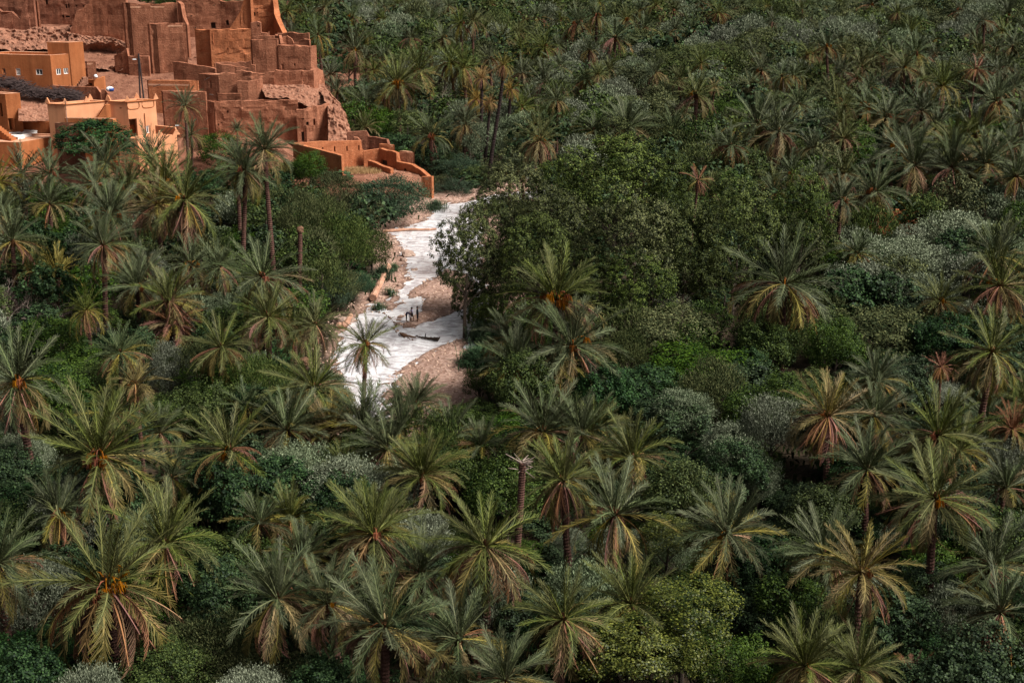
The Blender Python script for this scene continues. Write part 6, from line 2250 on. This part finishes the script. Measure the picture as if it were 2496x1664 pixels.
# loose pebbles on the gravel
G = Geo()
cnt = 0
PE = [(-0.5, -0.3, 0), (0.5, -0.35, 0), (0.45, 0.4, 0), (-0.4, 0.45, 0), (-0.3, -0.2, 0.5), (0.3, -0.2, 0.45), (0.28, 0.25, 0.5), (-0.25, 0.25, 0.45)]
PV = np.array(PE)
PQ = np.array([(4, 5, 6, 7), (0, 1, 5, 4), (1, 2, 6, 5), (2, 3, 7, 6), (3, 0, 4, 7)])
allx = -22 + 26 * np.random.default_rng(3).random(16000)
ally = 112 + 88 * np.random.default_rng(4).random(16000)
zz = terrain(allx, ally)
sdr = poly_sd(allx, ally, RIVER)
sb2 = poly_sd(allx, ally, bar2)
for x, y, z, s, s2 in zip(allx, ally, zz, sdr, sb2):
    if z < -0.06 or (s > 2.6 and s2 > 0):
        continue
    r = 0.06 + 0.16 * rr.random() ** 3
    a = rr.random() * 6.28
    co, si = math.cos(a), math.sin(a)
    W = np.stack([(PV[:, 0] * co - PV[:, 1] * si) * r * 1.3 + x, (PV[:, 0] * si + PV[:, 1] * co) * r * 1.3 + y, PV[:, 2] * r + z - 0.01], 1)
    G.add(W, PQ, 0, rr.random())
pm = leaf_mat('pebbles', (0.20, 0.11, 0.085), (0.60, 0.42, 0.34), rough=0.85, spec=0.3)
tag(link('pebbles', G.mesh('pebbles', pm)), 'loose pink and grey pebbles on the gravel bars', 'pebbles', kind='stuff')

# boulders
for (px, py, r, lab) in [(937, 585, 0.85, 'large pale boulder at the left edge of the stream'), (950, 617, 0.42, 'small round boulder standing in the stream'),
                         (916, 655, 0.3, 'stone at the shallow riffle'), (900, 560, 0.5, 'half-buried stone above the pale boulder'), (925, 596, 0.4, 'stone leaning on the pale boulder'),
                         (916, 742, 0.32, 'tan stone at the bend of the stone dam'), (912, 757, 0.26, 'flat stone below the bend of the stone dam'), (862, 512, 1.1, 'dark brown earth clod under the willow shrub'),
                         (780, 740, 0.8, 'pink bank block above the brown pool'), (806, 735, 0.6, 'smaller pink bank block above the brown pool')]:
    c = at_z(px * KD, py * KD, 0.15)
    G = Geo()
    for k in range(3):
        G.rock((rr.gauss(0, 0.25) * r, rr.gauss(0, 0.2) * r, 0.2 * r), r * (1 if k == 0 else 0.6), rr, flat=0.65)
    tag(link('boulder', G.mesh('boulder', MT['rock_dark'] if r > 1 else MT['river_stone']), loc=(c.x, c.y, max(-0.1, tz(c.x, c.y)))), lab, 'boulder', 'boulders in the stream')

# curved dam of stones: each stone a part
dam = [(857, 700), (856, 708), (862, 715), (872, 717), (884, 720), (893, 727), (902, 735), (906, 744), (907, 755), (912, 763), (921, 770), (932, 774), (942, 778), (952, 781)]
pts = [at_z(x * KD, y_ * KD, 0.05) for x, y_ in dam]
root = empty('stone_dam', (pts[6].x, pts[6].y, 0.0), 'thin curved line of stones damming the shallow stream', 'stone dam')
SM = []
for k in range(4):
    g = Geo()
    g.rock((0, 0, 0), 0.2, rr, flat=0.7)
    SM.append(g.mesh('stone', MT['driftwood']))
for i in range(len(pts) - 1):
    ns = max(2, int((pts[i + 1] - pts[i]).length / 0.36))
    for k in range(ns):
        q = pts[i].lerp(pts[i + 1], k / ns)
        link('stone', SM[rr.randrange(4)], root, (q.x - pts[6].x + rr.gauss(0, 0.09), q.y - pts[6].y + rr.gauss(0, 0.07), 0.02), (0, 0, rr.random() * 6), rr.uniform(0.35, 0.85))


def log(path, rad, mat, label, name='driftwood_log', sides=8, knots=()):
    P = [at_z(x * KD, y_ * KD, z) for x, y_, z in path]
    o = P[0].copy()
    G = Geo()
    pp, rd = [], []
    for i in range(len(P) - 1):
        for k in range(4):
            f = k / 4
            q = P[i].lerp(P[i + 1], f)
            pp.append(q - o + Vector((0, 0, 0.03 * math.sin(i * 3 + k * 2))))
            rd.append((rad[i] + (rad[i + 1] - rad[i]) * f) * (1 + 0.12 * math.sin(i * 5 + k * 2.3)))
    pp.append(P[-1] - o)
    rd.append(rad[-1])
    G.tube(pp, rd, sides)
    for (i, v, r_) in knots:
        q = P[i] - o
        G.tube([q, q + Vector(v)], [r_, r_ * 0.4], 5)
    tag(link(name, G.mesh(name, MT[mat]), loc=o), label, 'log')


log([(955, 771, 0.12), (966, 774, 0.14), (976, 776, 0.15), (990, 777, 0.2), (1006, 779, 0.22)], [0.06, 0.08, 0.11, 0.14, 0.20], 'dark_log', 'dark waterlogged tree trunk lying across the stream', knots=[(2, (0.1, -0.1, 0.5), 0.07), (4, (0.2, 0.1, 0.2), 0.12)])
log([(918, 765, 0.1), (926, 768, 0.22), (936, 771, 0.14), (955, 774, 0.08)], [0.06, 0.22, 0.11, 0.06], 'driftwood', 'knobby brown driftwood root at the end of the stone dam')
log([(857, 684, 0.5), (866, 664, 0.7), (879, 640, 0.75), (891, 612, 0.9)], [0.42, 0.36, 0.34, 0.42], 'plank', 'long pale bank log under the willow shrubs') if 'plank' in MT else None
MT['plank'] = earth_mat('pale_bank_log', (0.30, 0.15, 0.095), (0.50, 0.29, 0.20), 1.2, 0.4, fine=6)
log([(857, 684, 0.5), (866, 664, 0.7), (879, 640, 0.75), (891, 612, 0.9)], [0.40, 0.34, 0.32, 0.40], 'plank', 'long pale bank log under the willow shrubs')
log([(880, 531, 0.15), (905, 529, 0.2), (940, 527, 0.2), (985, 527, 0.15), (1002, 526, 0.1)], [0.16, 0.2, 0.16, 0.13, 0.1], 'plank', 'thin pale trunk laid across the upper stream')
log([(776, 748, 0.3), (795, 744, 0.5), (806, 724, 0.6)], [0.3, 0.3, 0.24], 'plank', 'short pale log on the bank above the brown pool')
log([(868, 884, 0.15), (885, 880, 0.25), (905, 878, 0.12)], [0.07, 0.06, 0.03], 'driftwood', 'thin driftwood branch in the near water')

# ------------------------------------------------------------------ three children at the water
def body_mesh(name, joints, edges, mats, matf):
    """continuous skinned body: joints {name: (x, y, z, r)}; grown with the Skin modifier"""
    me = bpy.data.meshes.new(name)
    names = list(joints)
    me.from_pydata([joints[k][:3] for k in names], [(names.index(a), names.index(c)) for a, c in edges], [])
    ob = bpy.data.objects.new(name, me)
    COL.objects.link(ob)
    sk = ob.modifiers.new('skin', 'SKIN')
    sk.use_smooth_shade = True
    for i, k in enumerate(names):
        r = joints[k][3]
        r = r * 1.22 if r > 0.025 else r
        me.skin_vertices[0].data[i].radius = (r, r)
        me.skin_vertices[0].data[i].use_root = (k == 'pelvis')
    sb = ob.modifiers.new('sub', 'SUBSURF')
    sb.levels = 1
    sb.render_levels = 1
    dg = bpy.context.evaluated_depsgraph_get()
    ev = bpy.data.meshes.new_from_object(ob.evaluated_get(dg))
    ev.name = name
    bpy.data.objects.remove(ob)
    ev.materials.clear()
    for m in mats:
        ev.materials.append(m)
    for p in ev.polygons:
        p.use_smooth = True
        p.material_index = matf(p.center)
    return ev


def hand(J, E, tag_, wrist, d, side):
    """palm and five unequal fingers"""
    w = Vector(J[wrist][:3])
    d = Vector(d).normalized()
    s = Vector(side).normalized()
    pk = tag_ + 'palm'
    p = w + d * 0.06
    J[pk] = (*p, 0.022)
    E.append((wrist, pk))
    for i, (ln, off) in enumerate(((0.058, -0.026), (0.066, -0.009), (0.062, 0.009), (0.048, 0.026))):
        a, c = f'{tag_}f{i}a', f'{tag_}f{i}b'
        q = p + s * off + d * 0.035
        J[a] = (*q, 0.0085)
        J[c] = (*(q + d * ln * 0.8 + Vector((0, 0, -0.012))), 0.0075)
        E += [(pk, a), (a, c)]
    q = w + d * 0.03 - s * 0.035
    J[tag_ + 't'] = (*q, 0.010)
    J[tag_ + 't2'] = (*(q + d * 0.035 - s * 0.012), 0.008)
    E += [(pk, tag_ + 't'), (tag_ + 't', tag_ + 't2')]


def head_parts(root, c, yaw, pitch, r=0.105):
    """head details: hair cap, eyes, nose, ears"""
    bm = bmesh.new()
    bmesh.ops.create_uvsphere(bm, u_segments=16, v_segments=10, radius=r * 1.07)
    for v in list(bm.verts):
        if v.co.z < -r * 0.15 and v.co.y < r * 0.15:
            bm.verts.remove(v)
        else:
            v.co.y *= 1.08
            v.co.z *= 1.12
    me = bpy.data.meshes.new('hair')
    bm.to_mesh(me)
    bm.free()
    me.materials.append(MT['hair'])
    for p in me.polygons:
        p.use_smooth = True
    link('hair', me, root, c, (pitch, 0, yaw))
    G = Geo()
    M = Matrix.Rotation(yaw, 3, 'Z') @ Matrix.Rotation(pitch, 3, 'X')
    for x, y, z, s in ((-0.035, -0.098, 0.0, 0.011), (0.035, -0.098, 0.0, 0.011)):
        q = Vector(c) + M @ Vector((x, y, z))
        G.box(q, (s, s, s * 0.6), yaw)
    link('eyes', G.mesh('eyes', MT['hair']), root)
    G = Geo()
    for x, y, z, hx, hy, hz in ((0, -0.115, -0.03, 0.012, 0.02, 0.022), (-0.108, 0, -0.01, 0.012, 0.02, 0.03), (0.108, 0, -0.01, 0.012, 0.02, 0.03), (0, -0.103, -0.062, 0.024, 0.008, 0.006)):
        q = Vector(c) + M @ Vector((x, y, z))
        G.box(q, (hx, hy, hz), yaw)
    link('face', G.mesh('face', MT['skin']), root)


def person(px, py, label, J, E, mats, matf, yaw, head, hp, sc):
    c = at_z(px, py, 0.2)
    z = max(tz(c.x, c.y), 0.0)
    c = at_z(px, py, z)
    root = empty('person', (c.x, c.y, z), label, 'person', None)
    root.rotation_euler = (0, 0, yaw)
    root.scale = (sc,) * 3
    link('body', body_mesh('body', J, E, mats, matf), root)
    head_parts(root, head, 0.0, hp)


def legs(J, E, spread=0.10, step=0.0, bend=0.0, hipz=0.86):
    for s, n_ in ((-1, 'l'), (1, 'r')):
        st = step * s
        J[n_ + 'hip'] = (s * 0.085, 0, hipz - 0.04, 0.088)
        J[n_ + 'knee'] = (s * (spread + 0.01), st * 0.5 - bend, hipz * 0.54, 0.060)
        J[n_ + 'calf'] = (s * (spread + 0.012), st * 0.75 + 0.01, hipz * 0.36, 0.052)
        J[n_ + 'ank'] = (s * (spread + 0.015), st, 0.075, 0.036)
        J[n_ + 'heel'] = (s * (spread + 0.015), st + 0.03, 0.035, 0.034)
        J[n_ + 'toe'] = (s * (spread + 0.03), st - 0.14, 0.026, 0.026)
        E += [('pelvis', n_ + 'hip'), (n_ + 'hip', n_ + 'knee'), (n_ + 'knee', n_ + 'calf'), (n_ + 'calf', n_ + 'ank'), (n_ + 'ank', n_ + 'heel'), (n_ + 'heel', n_ + 'toe')]


def upright(arms):
    J, E = {}, []
    J['pelvis'] = (0, 0, 0.88, 0.125)
    J['waist'] = (0, 0, 1.02, 0.108)
    J['chest'] = (0, 0.01, 1.22, 0.132)
    J['neck'] = (0, 0.01, 1.38, 0.052)
    J['head'] = (0, -0.01, 1.47, 0.088)
    J['crown'] = (0, -0.005, 1.57, 0.085)
    E += [('pelvis', 'waist'), ('waist', 'chest'), ('chest', 'neck'), ('neck', 'head'), ('head', 'crown')]
    for s, n_ in ((-1, 'l'), (1, 'r')):
        sh, el, wr = arms[n_]
        J[n_ + 'sh'] = (s * 0.155, 0.01, 1.30, 0.055)
        J[n_ + 'el'] = (*el, 0.042)
        J[n_ + 'wr'] = (*wr, 0.028)
        E += [('chest', n_ + 'sh'), (n_ + 'sh', n_ + 'el'), (n_ + 'el', n_ + 'wr')]
        d = Vector(wr) - Vector(el)
        hand(J, E, n_, n_ + 'wr', d, (0, 1, 0) if abs(d.z) > 0.15 else (1, 0, 0))
    return J, E


# standing child in black
J, E = upright({'l': (0, (-0.20, 0.02, 1.06), (-0.19, -0.04, 0.84)), 'r': (0, (0.20, 0.02, 1.06), (0.20, -0.03, 0.84))})
legs(J, E, 0.09)
person(1018, 785, 'child dressed in black standing upright on the gravel bar', J, E, [MT['black_cloth'], MT['skin']], lambda p: 1 if (p.z < 0.42 or p.z > 1.37 or (abs(p.x) > 0.17 and p.z < 0.88)) else 0, R(100), (0, -0.01, 1.53), 0.0, 1.02)
# child in a pale shirt and dark shorts, one arm out, mid-step
J, E = upright({'l': (0, (-0.24, -0.12, 1.12), (-0.12, -0.30, 1.02)), 'r': (0, (0.27, -0.10, 1.14), (0.22, -0.34, 1.10))})
legs(J, E, 0.08, step=0.16)
person(1004.5, 781, 'child in a lilac shirt and dark shorts standing between two others', J, E, [MT['lilac_cloth'], MT['black_cloth'], MT['skin']],
       lambda p: 2 if (p.z < 0.52 or p.z > 1.37 or (abs(p.x) > 0.19 and p.z < 1.2) or p.y < -0.2) else (0 if p.z > 0.98 else 1), R(-60), (0, -0.01, 1.53), 0.25, 0.86)
# child bending down to the ground
J, E = {}, []
J['pelvis'] = (0, 0.06, 0.86, 0.130)
J['waist'] = (0, -0.08, 0.93, 0.112)
J['chest'] = (0, -0.28, 0.92, 0.128)
J['neck'] = (0, -0.43, 0.86, 0.052)
J['head'] = (0, -0.50, 0.82, 0.088)
J['crown'] = (0, -0.58, 0.77, 0.084)
E += [('pelvis', 'waist'), ('waist', 'chest'), ('chest', 'neck'), ('neck', 'head'), ('head', 'crown')]
for s, n_ in ((-1, 'l'), (1, 'r')):
    J[n_ + 'sh'] = (s * 0.15, -0.34, 0.88, 0.054)
    J[n_ + 'el'] = (s * 0.18, -0.36, 0.64, 0.042)
    J[n_ + 'wr'] = (s * 0.14, -0.40, 0.42, 0.028)
    E += [('chest', n_ + 'sh'), (n_ + 'sh', n_ + 'el'), (n_ + 'el', n_ + 'wr')]
    hand(J, E, n_, n_ + 'wr', (0, -0.1, -1), (0, 1, 0))
legs(J, E, 0.10, step=0.06, hipz=0.86)
person(991, 783, 'child in dark purple clothes bending down over the shallow water', J, E, [MT['purple_cloth'], MT['black_cloth'], MT['skin']],
       lambda p: 2 if (p.z < 0.3 or p.y < -0.44 or (p.y < -0.3 and p.z < 0.6)) else (1 if p.z < 0.72 and p.y > -0.25 else 0), R(75), (0, -0.54, 0.80), R(60), 1.0)
